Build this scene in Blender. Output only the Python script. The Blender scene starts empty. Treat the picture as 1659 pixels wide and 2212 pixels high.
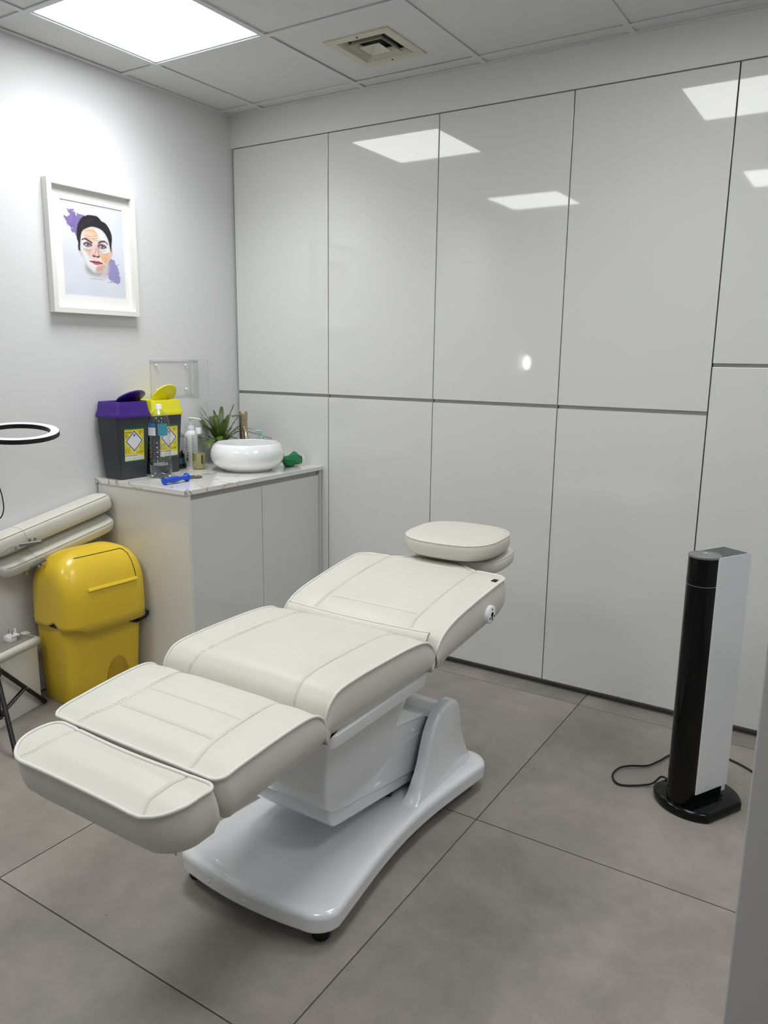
import bpy, bmesh, math, random
import numpy as np
from mathutils import Vector, Matrix
random.seed(7)
S = bpy.context.scene
C = S.collection
PI = math.pi

# ---------------------------------------------------------------- camera
cam_d = bpy.data.cameras.new('camera')
cam = bpy.data.objects.new('camera', cam_d); C.objects.link(cam)
cam_d.sensor_fit = 'VERTICAL'; cam_d.sensor_height = 36.0
cam_d.lens = 1667.16 / 2212 * 36.0
cam_d.clip_start = 0.05; cam_d.clip_end = 50
_r = Vector((0.84407578, 0.5360723, 0.01275017)); _u = Vector((-0.11699926, 0.16091292, 0.98000929)); _f = Vector((-0.52330416, 0.82869387, -0.19854276))
mw = Matrix((( _r.x, _u.x, -_f.x, 2.95336), (_r.y, _u.y, -_f.y, -3.16364), (_r.z, _u.z, -_f.z, 1.45964), (0, 0, 0, 1)))
cam.matrix_world = mw
S.camera = cam

# ---------------------------------------------------------------- world and exposure
w = bpy.data.worlds.new('world'); S.world = w; w.use_nodes = True
w.node_tree.nodes['Background'].inputs[0].default_value = (0.9, 0.95, 1, 1)
w.node_tree.nodes['Background'].inputs[1].default_value = 0.0
S.view_settings.view_transform = 'Standard'; S.view_settings.look = 'None'
S.view_settings.gamma = 1.0; S.view_settings.use_curve_mapping = False
S.view_settings.exposure = 0.28
PANEL = 6.6           # radiance of the LED ceiling panels

# ---------------------------------------------------------------- helpers
def lin(c):
    c = c / 255.0
    return c / 12.92 if c <= 0.04045 else ((c + 0.055) / 1.055) ** 2.4
def rgb(r, g, b): return (lin(r), lin(g), lin(b), 1)

def mat(name, col, rough=0.5, metal=0.0, spec=0.5, coat=0.0, bump=None, var=None, trans=0.0, ior=1.45, emit=None, sss=0):
    m = bpy.data.materials.new(name); m.use_nodes = True
    nt = m.node_tree; b = nt.nodes['Principled BSDF']
    b.inputs['Base Color'].default_value = col
    b.inputs['Roughness'].default_value = rough
    b.inputs['Metallic'].default_value = metal
    b.inputs['Specular IOR Level'].default_value = spec
    b.inputs['Coat Weight'].default_value = coat
    b.inputs['Coat Roughness'].default_value = 0.03
    b.inputs['Coat IOR'].default_value = 1.62 if 'door' in name else 1.5
    b.inputs['IOR'].default_value = ior
    b.inputs['Transmission Weight'].default_value = trans
    if emit:
        b.inputs['Emission Color'].default_value = emit[0]; b.inputs['Emission Strength'].default_value = emit[1]
    tc = nt.nodes.new('ShaderNodeTexCoord')
    if bump:
        n = nt.nodes.new('ShaderNodeTexNoise'); n.inputs['Scale'].default_value = bump[0]; n.inputs['Detail'].default_value = 3
        bp = nt.nodes.new('ShaderNodeBump'); bp.inputs['Strength'].default_value = bump[1]; bp.inputs['Distance'].default_value = bump[2]
        nt.links.new(tc.outputs['Object'], n.inputs['Vector']); nt.links.new(n.outputs['Fac'], bp.inputs['Height'])
        nt.links.new(bp.outputs['Normal'], b.inputs['Normal'])
    if var:   # (scale, colour2, amount)
        n = nt.nodes.new('ShaderNodeTexNoise'); n.inputs['Scale'].default_value = var[0]; n.inputs['Detail'].default_value = 5
        mx = nt.nodes.new('ShaderNodeMix'); mx.data_type = 'RGBA'
        mr = nt.nodes.new('ShaderNodeMapRange'); mr.inputs['From Min'].default_value = 0.35; mr.inputs['From Max'].default_value = 0.65
        mr.inputs['To Max'].default_value = var[2]
        nt.links.new(tc.outputs['Object'], n.inputs['Vector']); nt.links.new(n.outputs['Fac'], mr.inputs['Value'])
        nt.links.new(mr.outputs['Result'], mx.inputs['Factor'])
        mx.inputs['A'].default_value = col; mx.inputs['B'].default_value = var[1]
        nt.links.new(mx.outputs['Result'], b.inputs['Base Color'])
    return m

def mat_attr(name, rough=0.5, attr='paint', spec=0.5):
    m = mat(name, (1, 1, 1, 1), rough, spec=spec)
    nt = m.node_tree
    a = nt.nodes.new('ShaderNodeAttribute'); a.attribute_name = attr
    nt.links.new(a.outputs['Color'], nt.nodes['Principled BSDF'].inputs['Base Color'])
    return m

def mat_clear(name, tint=(1, 1, 1, 1), power=0.5, extra=0.02):
    """thin clear plastic: transparent, reflecting more at grazing angles"""
    m = bpy.data.materials.new(name); m.use_nodes = True
    nt = m.node_tree; nt.nodes.clear()
    out = nt.nodes.new('ShaderNodeOutputMaterial'); mx = nt.nodes.new('ShaderNodeMixShader')
    tr = nt.nodes.new('ShaderNodeBsdfTransparent'); gl = nt.nodes.new('ShaderNodeBsdfGlossy')
    tr.inputs[0].default_value = tint; gl.inputs['Roughness'].default_value = 0.03
    lw_ = nt.nodes.new('ShaderNodeLayerWeight'); lw_.inputs['Blend'].default_value = 0.5
    fr = nt.nodes.new('ShaderNodeMath'); fr.operation = 'POWER'; fr.inputs[1].default_value = 4.0; nt.links.new(lw_.outputs['Facing'], fr.inputs[0])
    ad = nt.nodes.new('ShaderNodeMath'); ad.operation = 'MULTIPLY_ADD'; ad.inputs[1].default_value = power; ad.inputs[2].default_value = extra
    nt.links.new(fr.outputs[0], ad.inputs[0]); nt.links.new(ad.outputs[0], mx.inputs[0])
    nt.links.new(tr.outputs[0], mx.inputs[1]); nt.links.new(gl.outputs[0], mx.inputs[2])
    nt.links.new(mx.outputs[0], out.inputs[0])
    return m

def wloc(o):
    l = Vector((0, 0, 0))
    while o is not None:
        l += o.location; o = o.parent
    return l

class MB:
    """mesh builder in world (or local) coordinates"""
    def __init__(s): s.v = []; s.f = []
    def add(s, vs, fs):
        k = len(s.v); s.v += [tuple(p) for p in vs]; s.f += [tuple(i + k for i in q) for q in fs]; return s
    def box(s, x0, x1, y0, y1, z0, z1, bev=0.0):
        if bev <= 0:
            vs = [(x, y, z) for z in (z0, z1) for y in (y0, y1) for x in (x0, x1)]
            return s.add(vs, [(0, 2, 3, 1), (4, 5, 7, 6), (0, 1, 5, 4), (2, 6, 7, 3), (0, 4, 6, 2), (1, 3, 7, 5)])
        bm = bmesh.new(); bmesh.ops.create_cube(bm, size=1)
        for v in bm.verts: v.co = Vector(((x0 + x1) / 2 + v.co.x * (x1 - x0), (y0 + y1) / 2 + v.co.y * (y1 - y0), (z0 + z1) / 2 + v.co.z * (z1 - z0)))
        bmesh.ops.bevel(bm, geom=bm.edges[:], offset=bev, segments=2, affect='EDGES', profile=0.5)
        return s.bm(bm)
    def bm(s, bm):
        bm.verts.index_update()
        s.add([tuple(v.co) for v in bm.verts], [[v.index for v in f.verts] for f in bm.faces]); bm.free(); return s
    def rings(s, rs, cap0=True, cap1=True, close=False):
        n = len(rs[0]); k = len(s.v)
        for r in rs: s.v += [tuple(p) for p in r]
        m = len(rs)
        for i in range(m - 1 + (1 if close else 0)):
            a = k + i * n; b = k + ((i + 1) % m) * n
            for j in range(n):
                j2 = (j + 1) % n
                s.f.append((a + j, a + j2, b + j2, b + j))
        if cap0 and not close: s.f.append(tuple(k + j for j in range(n))[::-1])
        if cap1 and not close: s.f.append(tuple(k + (m - 1) * n + j for j in range(n)))
        return s
    def grid(s, g):
        m = len(g); n = len(g[0]); k = len(s.v)
        for r in g: s.v += [tuple(p) for p in r]
        for i in range(m - 1):
            for j in range(n - 1):
                a = k + i * n + j; s.f.append((a, a + 1, a + n + 1, a + n))
        return s
    def lathe(s, prof, n=32, c=(0, 0, 0), axis=(0, 0, 1), caps=True):
        """prof: list of (radius, height)"""
        ax = Vector(axis).normalized(); q = Vector((0, 0, 1)).rotation_difference(ax); c = Vector(c)
        rs = []
        for r, h in prof:
            rs.append([c + q @ Vector((r * math.cos(2 * PI * j / n), r * math.sin(2 * PI * j / n), h)) for j in range(n)])
        return s.rings(rs, caps, caps)
    def tube(s, pts, r, n=10, closed=False, caps=True):
        P = [Vector(p) for p in pts]; m = len(P); rs = []; up = None
        for i in range(m):
            if closed: t = P[(i + 1) % m] - P[i - 1]
            else: t = P[min(i + 1, m - 1)] - P[max(i - 1, 0)]
            t.normalize()
            if up is None:
                up = Vector((0, 0, 1)) if abs(t.z) < 0.9 else Vector((1, 0, 0))
            up = (up - t * up.dot(t)).normalized(); sd = t.cross(up)
            rr = r[i] if isinstance(r, (list, tuple)) else r
            rs.append([P[i] + (up * math.cos(2 * PI * j / n) + sd * math.sin(2 * PI * j / n)) * rr for j in range(n)])
        return s.rings(rs, caps, caps, close=closed)
    def prism(s, poly, a0, a1, axis='x', bev=0.0):
        """poly in the two remaining axes (order yz / xz / xy), extruded a0..a1"""
        def mk(a, p):
            return (a, p[0], p[1]) if axis == 'x' else ((p[0], a, p[1]) if axis == 'y' else (p[0], p[1], a))
        bm = bmesh.new()
        A = [bm.verts.new(mk(a0, p)) for p in poly]; B = [bm.verts.new(mk(a1, p)) for p in poly]
        n = len(poly)
        caps = [bm.faces.new(A[::-1]), bm.faces.new(B)]
        for i in range(n): bm.faces.new((A[i], A[(i + 1) % n], B[(i + 1) % n], B[i]))
        bmesh.ops.recalc_face_normals(bm, faces=bm.faces[:])
        if bev > 0:
            ed = [e for e in bm.edges if any(f in caps for f in e.link_faces)]
            bmesh.ops.bevel(bm, geom=ed, offset=bev, segments=3, affect='EDGES', profile=0.5)
        return s.bm(bm)

def obj(name, mb, m, parent=None, smooth=None, local=False):
    me = bpy.data.meshes.new(name)
    v = mb.v
    if parent is not None and not local:
        o0 = wloc(parent); v = [(p[0] - o0.x, p[1] - o0.y, p[2] - o0.z) for p in v]
    me.from_pydata(v, [], mb.f)
    bm = bmesh.new(); bm.from_mesh(me); bmesh.ops.recalc_face_normals(bm, faces=bm.faces[:]); bm.to_mesh(me); bm.free()
    me.materials.append(m)
    o = bpy.data.objects.new(name, me); C.objects.link(o)
    if parent is not None: o.parent = parent
    if smooth is not None:
        me.polygons.foreach_set('use_smooth', [True] * len(me.polygons))
        if smooth < 180: me.set_sharp_from_angle(angle=math.radians(smooth))
    me.update()
    return o
def thing(name, label, cat, loc, rotz=0, group=None):
    o = bpy.data.objects.new(name, None); C.objects.link(o); o.empty_display_size = 0.05
    o.location = loc; o.rotation_euler = (0, 0, rotz); o['label'] = label; o['category'] = cat
    if group: o['group'] = group
    return o
def tag(o, label, cat, group=None):
    o['label'] = label; o['category'] = cat
    if group: o['group'] = group
    return o
def struct(name, mb, m, smooth=None):
    o = obj(name, mb, m, None, smooth); o['kind'] = 'structure'; return o
def rrect(hx, hy, r, n=8, c=(0, 0)):
    """rounded rectangle outline"""
    out = []
    for qx, qy, a0 in ((1, 1, 0), (-1, 1, 90), (-1, -1, 180), (1, -1, 270)):
        for i in range(n + 1):
            a = math.radians(a0 + 90 * i / n)
            out.append((c[0] + qx * (hx - r) + r * math.cos(a), c[1] + qy * (hy - r) + r * math.sin(a)))
    return out
def super_e(hx, hy, e, n=64, c=(0, 0)):
    out = []
    for i in range(n):
        a = 2 * PI * i / n; ca, sa = math.cos(a), math.sin(a)
        out.append((c[0] + hx * math.copysign(abs(ca) ** (2 / e), ca), c[1] + hy * math.copysign(abs(sa) ** (2 / e), sa)))
    return out
def catmull(P, n=8, closed=False):
    P = [Vector(p) for p in P]; m = len(P); out = []
    rng = range(m) if closed else range(m - 1)
    for i in rng:
        if closed: a, b, c, d = P[i - 1], P[i], P[(i + 1) % m], P[(i + 2) % m]
        else: a, b, c, d = P[max(i - 1, 0)], P[i], P[i + 1], P[min(i + 2, m - 1)]
        for k in range(n):
            t = k / n
            out.append(0.5 * ((2 * b) + (c - a) * t + (2 * a - 5 * b + 4 * c - d) * t * t + (3 * b - a - 3 * c + d) * t ** 3))
    if not closed: out.append(P[-1])
    return out

# ---------------------------------------------------------------- materials
M = {}
M['wall'] = mat('wall_paint', rgb(221, 221, 223), 0.55, bump=(90, 0.06, 0.002))
M['bulk'] = mat('bulkhead_paint', rgb(222, 222, 220), 0.7, bump=(90, 0.05, 0.002))
M['tile_c'] = mat('ceiling_tile_face', rgb(214, 214, 212), 0.9, bump=(260, 0.10, 0.001))
M['bar'] = mat('ceiling_grid_steel', rgb(212, 214, 216), 0.5)
M['gloss'] = mat('high_gloss_door', rgb(219, 220, 217), 0.35, spec=0.2, coat=0.95)
M['carc'] = mat('cabinet_carcass', rgb(60, 58, 58), 0.7)
M['rail'] = mat('grey_channel', rgb(175, 175, 172), 0.45)
M['plinth'] = mat('dark_plinth', rgb(125, 123, 120), 0.5)
M['white_lam'] = mat('white_laminate', rgb(214, 214, 208), 0.3, coat=0.3)
M['vinyl'] = mat('cream_vinyl', rgb(209, 208, 199), 0.42, spec=0.4, bump=(420, 0.10, 0.0008), var=(3.5, rgb(204, 202, 190), 0.6))
M['piping'] = mat('cream_piping', rgb(220, 219, 212), 0.35)
M['stitch'] = mat('stitch_thread', rgb(186, 182, 168), 0.8)
M['seamline'] = mat('seam_thread', rgb(184, 180, 166), 0.7)
M['plast'] = mat('white_gloss_plastic', rgb(226, 229, 232), 0.22, coat=1.0)
M['black_g'] = mat('black_gloss', rgb(5, 6, 8), 0.14, spec=0.3, coat=0.05)
M['black_r'] = mat('black_rubber', rgb(16, 16, 17), 0.6)
M['black_m'] = mat('black_metal_paint', rgb(14, 14, 17), 0.35)
M['steel'] = mat('brushed_steel', rgb(170, 172, 175), 0.28, metal=1.0)
M['steel_d'] = mat('dull_steel', rgb(150, 147, 142), 0.4, metal=0.8)
M['yellow'] = mat('yellow_plastic', rgb(226, 194, 54), 0.28, coat=0.15, bump=(300, 0.05, 0.001), var=(5, rgb(220, 184, 38), 0.5))
M['yellow_l'] = mat('yellow_plastic_edge', rgb(238, 208, 62), 0.3)
M['bag'] = mat('black_bin_bag', rgb(18, 18, 20), 0.35, bump=(60, 0.6, 0.01))
M['anth'] = mat('anthracite_plastic', rgb(50, 54, 60), 0.45, bump=(300, 0.08, 0.001))
M['purple'] = mat('purple_plastic', rgb(62, 28, 128), 0.35)
M['lemon'] = mat('lemon_plastic', rgb(226, 220, 40), 0.4)
M['print'] = mat_attr('printed_paper', 0.5)
M['frame'] = mat('white_frame', rgb(232, 231, 227), 0.5)
M['matb'] = mat('mount_board', rgb(238, 238, 235), 0.8)
M['acryl'] = mat_clear('acrylic', (0.995, 0.995, 0.995, 1), 0.25, 0.015)
M['acryl_e'] = mat('acrylic_edge', rgb(196, 199, 199), 0.3)
M['pet'] = mat_clear('clear_bottle_plastic', (0.93, 0.95, 0.96, 1), 0.8, 0.05)
M['water'] = mat('water', (0.95, 0.98, 1, 1), 0.0, trans=1.0, ior=1.33)
M['ceramic'] = mat('white_ceramic', rgb(240, 241, 242), 0.12, coat=1.0)
M['brass'] = mat('brushed_bronze', rgb(186, 173, 145), 0.34, metal=1.0, bump=(40, 0.05, 0.001))
M['fern'] = mat('fern_leaf', rgb(62, 92, 32), 0.5, var=(14, rgb(112, 132, 52), 0.9))
M['stem'] = mat('fern_stem', rgb(70, 72, 32), 0.6)
M['green'] = mat('green_packet_foil', rgb(10, 112, 62), 0.3, bump=(25, 0.3, 0.01))
M['white_p'] = mat('white_plastic', rgb(238, 239, 240), 0.35)
M['blue'] = mat('blue_plastic', rgb(16, 68, 188), 0.3)
M['teal'] = mat('teal_liquid', rgb(8, 78, 92), 0.15)
M['oil'] = mat('pale_yellow_oil', rgb(196, 188, 116), 0.1, coat=0.6)
M['turq'] = mat('turquoise_plastic', rgb(158, 204, 202), 0.25)
M['dark'] = mat('duct_dark', rgb(34, 36, 38), 0.8)
M['cream_m'] = mat('cream_metal', rgb(205, 200, 184), 0.5)
M['ringdif'] = mat('ring_diffuser', rgb(228, 230, 240), 0.4)
M['cable'] = mat('black_cable', rgb(10, 9, 12), 0.45)
M['cloth_w'] = mat('white_tissue', rgb(236, 238, 240), 0.8)
M['greymat'] = mat('grey_rubber_top', rgb(138, 134, 126), 0.7, bump=(200, 0.1, 0.001))
M['speckle'] = mat('speckled_rim', rgb(216, 214, 206), 0.5, var=(260, rgb(180, 178, 170), 0.5))
M['wline'] = mat('screw_cap_white', rgb(225, 226, 228), 0.3)
M['smoke'] = mat_clear('smoky_glass', (0.86, 0.87, 0.87, 1), 0.8, 0.05)

def floor_material():
    m = bpy.data.materials.new('porcelain_tile'); m.use_nodes = True
    nt = m.node_tree; b = nt.nodes['Principled BSDF']; L = nt.links.new
    tc = nt.nodes.new('ShaderNodeTexCoord')
    oi = nt.nodes.new('ShaderNodeObjectInfo')
    ofs = nt.nodes.new('ShaderNodeVectorMath'); ofs.operation = 'MULTIPLY_ADD'
    cmb = nt.nodes.new('ShaderNodeCombineXYZ')
    for i in range(3): L(oi.outputs['Random'], cmb.inputs[i])
    L(cmb.outputs[0], ofs.inputs[0]); ofs.inputs[1].default_value = (17, 31, 5); L(tc.outputs['Object'], ofs.inputs[2])
    def noise(sc, det, rough=0.55, dist=0.0):
        n = nt.nodes.new('ShaderNodeTexNoise'); n.inputs['Scale'].default_value = sc; n.inputs['Detail'].default_value = det
        n.inputs['Roughness'].default_value = rough; n.inputs['Distortion'].default_value = dist
        L(ofs.outputs[0], n.inputs['Vector']); return n
    n1 = noise(2.2, 8, 0.6, 0.6); n2 = noise(14, 8, 0.7); n3 = noise(70, 4)
    r1 = nt.nodes.new('ShaderNodeValToRGB')
    r1.color_ramp.elements[0].position = 0.32; r1.color_ramp.elements[0].color = rgb(131, 126, 119)
    r1.color_ramp.elements[1].position = 0.68; r1.color_ramp.elements[1].color = rgb(156, 150, 142)
    L(n1.outputs['Fac'], r1.inputs['Fac'])
    mx = nt.nodes.new('ShaderNodeMix'); mx.data_type = 'RGBA'; mx.blend_type = 'OVERLAY'; mx.inputs['Factor'].default_value = 0.28
    L(r1.outputs['Color'], mx.inputs['A']); L(n2.outputs['Fac'], mx.inputs['B'])
    # small dark pits
    pr = nt.nodes.new('ShaderNodeValToRGB')
    pr.color_ramp.elements[0].position = 0.70; pr.color_ramp.elements[0].color = (1, 1, 1, 1)
    pr.color_ramp.elements[1].position = 0.78; pr.color_ramp.elements[1].color = (0.55, 0.53, 0.5, 1)
    L(n3.outputs['Fac'], pr.inputs['Fac'])
    m2 = nt.nodes.new('ShaderNodeMix'); m2.data_type = 'RGBA'; m2.blend_type = 'MULTIPLY'; m2.inputs['Factor'].default_value = 0.8
    L(mx.outputs['Result'], m2.inputs['A']); L(pr.outputs['Color'], m2.inputs['B'])
    L(m2.outputs['Result'], b.inputs['Base Color'])
    rr = nt.nodes.new('ShaderNodeMapRange'); rr.inputs['To Min'].default_value = 0.38; rr.inputs['To Max'].default_value = 0.55
    L(n1.outputs['Fac'], rr.inputs['Value']); L(rr.outputs['Result'], b.inputs['Roughness'])
    b.inputs['Specular IOR Level'].default_value = 0.4
    bp = nt.nodes.new('ShaderNodeBump'); bp.inputs['Strength'].default_value = 0.08; bp.inputs['Distance'].default_value = 0.002
    L(n2.outputs['Fac'], bp.inputs['Height']); L(bp.outputs['Normal'], b.inputs['Normal'])
    return m
M['floor'] = floor_material()
M['grout'] = mat('grout', rgb(86, 82, 78), 0.9)

def marble_material():
    m = mat('marble_worktop', rgb(232, 231, 228), 0.14, coat=0.6)
    nt = m.node_tree; b = nt.nodes['Principled BSDF']; L = nt.links.new
    tc = nt.nodes.new('ShaderNodeTexCoord')
    n = nt.nodes.new('ShaderNodeTexNoise'); n.inputs['Scale'].default_value = 2.6; n.inputs['Detail'].default_value = 7; n.inputs['Distortion'].default_value = 2.2
    L(tc.outputs['Object'], n.inputs['Vector'])
    d = nt.nodes.new('ShaderNodeMath'); d.operation = 'SUBTRACT'; d.inputs[1].default_value = 0.5
    a = nt.nodes.new('ShaderNodeMath'); a.operation = 'ABSOLUTE'
    L(n.outputs['Fac'], d.inputs[0]); L(d.outputs[0], a.inputs[0])
    r = nt.nodes.new('ShaderNodeValToRGB')
    r.color_ramp.elements[0].position = 0.0; r.color_ramp.elements[0].color = rgb(150, 132, 108)
    r.color_ramp.elements[1].position = 0.020; r.color_ramp.elements[1].color = rgb(232, 231, 228)
    L(a.outputs[0], r.inputs['Fac'])
    n2 = nt.nodes.new('ShaderNodeTexNoise'); n2.inputs['Scale'].default_value = 2.2; L(tc.outputs['Object'], n2.inputs['Vector'])
    r2 = nt.nodes.new('ShaderNodeMapRange'); r2.inputs['From Min'].default_value = 0.40; r2.inputs['From Max'].default_value = 0.56
    L(n2.outputs['Fac'], r2.inputs['Value'])
    mx = nt.nodes.new('ShaderNodeMix'); mx.data_type = 'RGBA'; L(r2.outputs['Result'], mx.inputs['Factor'])
    mx.inputs['A'].default_value = rgb(232, 231, 228); L(r.outputs['Color'], mx.inputs['B'])
    L(mx.outputs['Result'], b.inputs['Base Color'])
    return m
M['marble'] = marble_material()
def emit_mat(name, col, s):
    m = bpy.data.materials.new(name); m.use_nodes = True; nt = m.node_tree; nt.nodes.clear()
    o = nt.nodes.new('ShaderNodeOutputMaterial'); e = nt.nodes.new('ShaderNodeEmission')
    e.inputs[0].default_value = col; e.inputs[1].default_value = s; nt.links.new(e.outputs[0], o.inputs[0]); return m
M['panel'] = emit_mat('led_panel', (0.99, 1.0, 1.0, 1), PANEL)

# ---------------------------------------------------------------- room shell
RX, RY, H = 4.25, -4.75, 2.641
struct('wall_left', MB().box(-0.12, 0, RY - 0.1, 0.75, 0, 2.8), M['wall'])
struct('wall_right', MB().box(RX, RX + 0.12, RY - 0.1, 0.75, 0, 2.8), M['wall'])
struct('wall_front', MB().box(0, RX, RY - 0.12, RY, 0, 2.8), M['wall'])
wb = struct('wall_back', MB().box(0, RX, 0.62, 0.74, 0, 2.8), M['wall'])
obj('bulkhead', MB().box(0, RX, -0.004, 0.62, 2.489, H), M['bulk'], wb)

floor = struct('floor', MB().box(0, RX, RY, 0.62, -0.06, -0.0025), M['grout'])
XA, YD, PT, GR = 2.019, -0.1009, 1.003, 0.0038
xs = [max(0, XA + (i) * PT) for i in range(-3, 3)]
for i in range(-3, 4):
    for j in range(-5, 2):
        x0, x1 = XA + (i - 1) * PT + GR / 2, XA + i * PT - GR / 2
        y0, y1 = YD + (j - 1) * PT + GR / 2, YD + j * PT - GR / 2
        x0, x1, y0, y1 = max(x0, 0), min(x1, RX), max(y0, RY), min(y1, 0.62)
        if x1 - x0 < 0.02 or y1 - y0 < 0.02: continue
        obj('floor_tile', MB().box(x0, x1, y0, y1, -0.0025, 0.0, 0.0007), M['floor'], floor)

# ceiling: slab, suspended grid of bars and tiles
ceil = struct('ceiling', MB().box(0, RX, RY, 0.62, H + 0.05, H + 0.12), M['bulk'])
X1, YA, P = 0.228, -0.087, 0.6
gx = [X1 + P * i for i in range(0, 7)]; gy = [YA - P * j for j in range(0, 8)]
BW = 0.012
for x in gx:
    obj('grid_bar', MB().box(x - BW, x + BW, RY, 0, H - 0.0005, H + 0.004), M['bar'], ceil)
for y in gy:
    obj('grid_bar', MB().box(0, RX, y - BW, y + BW, H, H + 0.0045), M['bar'], ceil)
obj('edge_trim', MB().box(0, 0.022, RY, -0.022, H - 0.0005, H + 0.004).box(0, RX, -0.022, -0.0045, H, H + 0.0045)
    .box(RX - 0.022, RX, RY, -0.022, H, H + 0.004).box(0, RX, RY, RY + 0.022, H, H + 0.004), M['bar'], ceil)
lights = [(0, 1), (0, 4), (3, 1), (3, 4), (5, 2)]  # last one is an unseen panel, added to brighten the bed's right side
LEDW = 6.6           # watts of the downward beam of each panel
for (i_, j_) in lights:
    ld_ = bpy.data.lights.new('led_beam', 'AREA'); ld_.shape = 'SQUARE'; ld_.size = 0.555; ld_.energy = LEDW * (1.0 if i_ == 0 else 0.45); ld_.spread = math.radians(130); ld_.color = (0.985, 1.0, 1.0)
    lo_ = bpy.data.objects.new('led_beam', ld_); C.objects.link(lo_); lo_.location = (0.228 + 0.6 * i_ + 0.3, -0.087 - 0.6 * j_ - 0.3, 2.641 + 0.0075)
vents = [(1, 0)]
def tile_span(k, arr, lo, hi, sgn):
    a = [lo] + arr + [hi]
    return a[k], a[k + 1]
bxs = [0] + gx + [RX]; bys = [0] + gy + [RY]
for i in range(len(bxs) - 1):
    for j in range(len(bys) - 1):
        if (i - 1, j - 1) in lights: continue
        x0, x1 = bxs[i], bxs[i + 1]; y1, y0 = bys[j], bys[j + 1]
        if x1 - x0 < 0.05 or y1 - y0 < 0.03: continue
        g = BW + 0.0015
        x0 += 0.004 if i == 0 else g - 0.004; x1 -= g - 0.004
        y0 += g - 0.004; y1 -= g - 0.004
        if y1 > -0.02: y1 = -0.006
        zt = H + 0.0055 + random.uniform(-0.0005, 0.0010)
        if (i - 1, j - 1) in vents:
            cx, cy, hh = (x0 + x1) / 2, -0.372, 0.115
            mb = MB().box(x0, cx - hh, y0, y1, zt, H + 0.02).box(cx + hh, x1, y0, y1, zt, H + 0.02)
            mb.box(cx - hh, cx + hh, y0, cy - hh, zt, H + 0.02).box(cx - hh, cx + hh, cy + hh, y1, zt, H + 0.02)
            obj('ceiling_tile', mb, M['tile_c'], ceil)
        else:
            obj('ceiling_tile', MB().box(x0, x1, y0, y1, zt, H + 0.02), M['tile_c'], ceil)

LL = {(0, 1): 'square LED ceiling panel in view at the upper left, above the framed portrait',
      (0, 4): 'square LED ceiling panel behind the camera, mirrored above the middle cupboard doors',
      (3, 1): 'square LED ceiling panel out of frame, mirrored large in the door at upper right',
      (3, 4): 'square LED ceiling panel over the camera, mirrored small at the right edge',
      (5, 2): 'square LED ceiling panel beyond the painted door leaf, out of frame to the right'}
for (i, j) in lights:
    x0 = X1 + P * i; y1 = YA - P * j
    cx, cy = x0 + 0.3, y1 - 0.3
    t = thing('ceiling_light', LL[(i, j)], 'light', (cx, cy, H + 0.005), group='LED panels in the ceiling grid')
    fr = MB()
    for a, b, c, d in ((-.292, .292, .279, .292), (-.292, .292, -.292, -.279), (-.292, -.279, -.279, .279), (.279, .292, -.279, .279)):
        fr.box(cx + a, cx + b, cy + c, cy + d, H + 0.0045, H + 0.03)
    obj('frame', fr, M['bar'], t)
    obj('diffuser', MB().box(cx - .279, cx + .279, cy - .279, cy + .279, H + 0.008, H + 0.014), M['panel'], t)

# air diffuser
vx, vy = 1.122, -0.372
t = thing('ceiling_vent', 'cream square air diffuser of nested rings set in a ceiling tile', 'vent', (vx, vy, H))
def sqring(cx, cy, ho, hi, zo, zi, th=0.003):
    """square ring, outer half ho at zo, inner half hi at zi"""
    def sq(h, z): return [(cx - h, cy - h, z), (cx + h, cy - h, z), (cx + h, cy + h, z), (cx - h, cy + h, z)]
    return MB().rings([sq(ho, zo), sq(hi, zi), sq(hi, zi + th), sq(ho, zo + th)], close=True)
obj('frame', sqring(vx, vy, 0.148, 0.110, H + 0.0015, H + 0.0015, 0.006), M['cream_m'], t)
obj('louvre', sqring(vx, vy, 0.108, 0.094, H + 0.001, H + 0.022, 0.002), M['cream_m'], t)
obj('louvre', sqring(vx, vy, 0.078, 0.062, H - 0.001, H + 0.022, 0.002), M['cream_m'], t)
obj('louvre', sqring(vx, vy, 0.045, 0.001, H - 0.001, H + 0.012, 0.002), M['cream_m'], t)
obj('duct', MB().box(vx - .112, vx + .112, vy - .112, vy + .112, H + 0.046, H + 0.049)
    .box(vx - .113, vx - .110, vy - .11, vy + .11, H + 0.004, H + 0.047).box(vx + .110, vx + .113, vy - .11, vy + .11, H + 0.004, H + 0.047)
    .box(vx - .11, vx + .11, vy - .113, vy - .110, H + 0.004, H + 0.047).box(vx - .11, vx + .11, vy + .110, vy + .113, H + 0.004, H + 0.047), M['dark'], t)
for sy in (1, -1):
    obj('screw', MB().lathe([(0.0, -0.0012), (0.004, -0.0012), (0.005, 0)], 12, (vx + 0.0, vy + sy * 0.128, H + 0.0015)), M['dark'], t)

# partition end close to the camera on the right
struct('door_1', MB().box(2.864, 3.66, -2.03, -1.985, 0, H, 0.003), mat('painted_door_leaf', rgb(184, 184, 184), 0.45))

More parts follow.
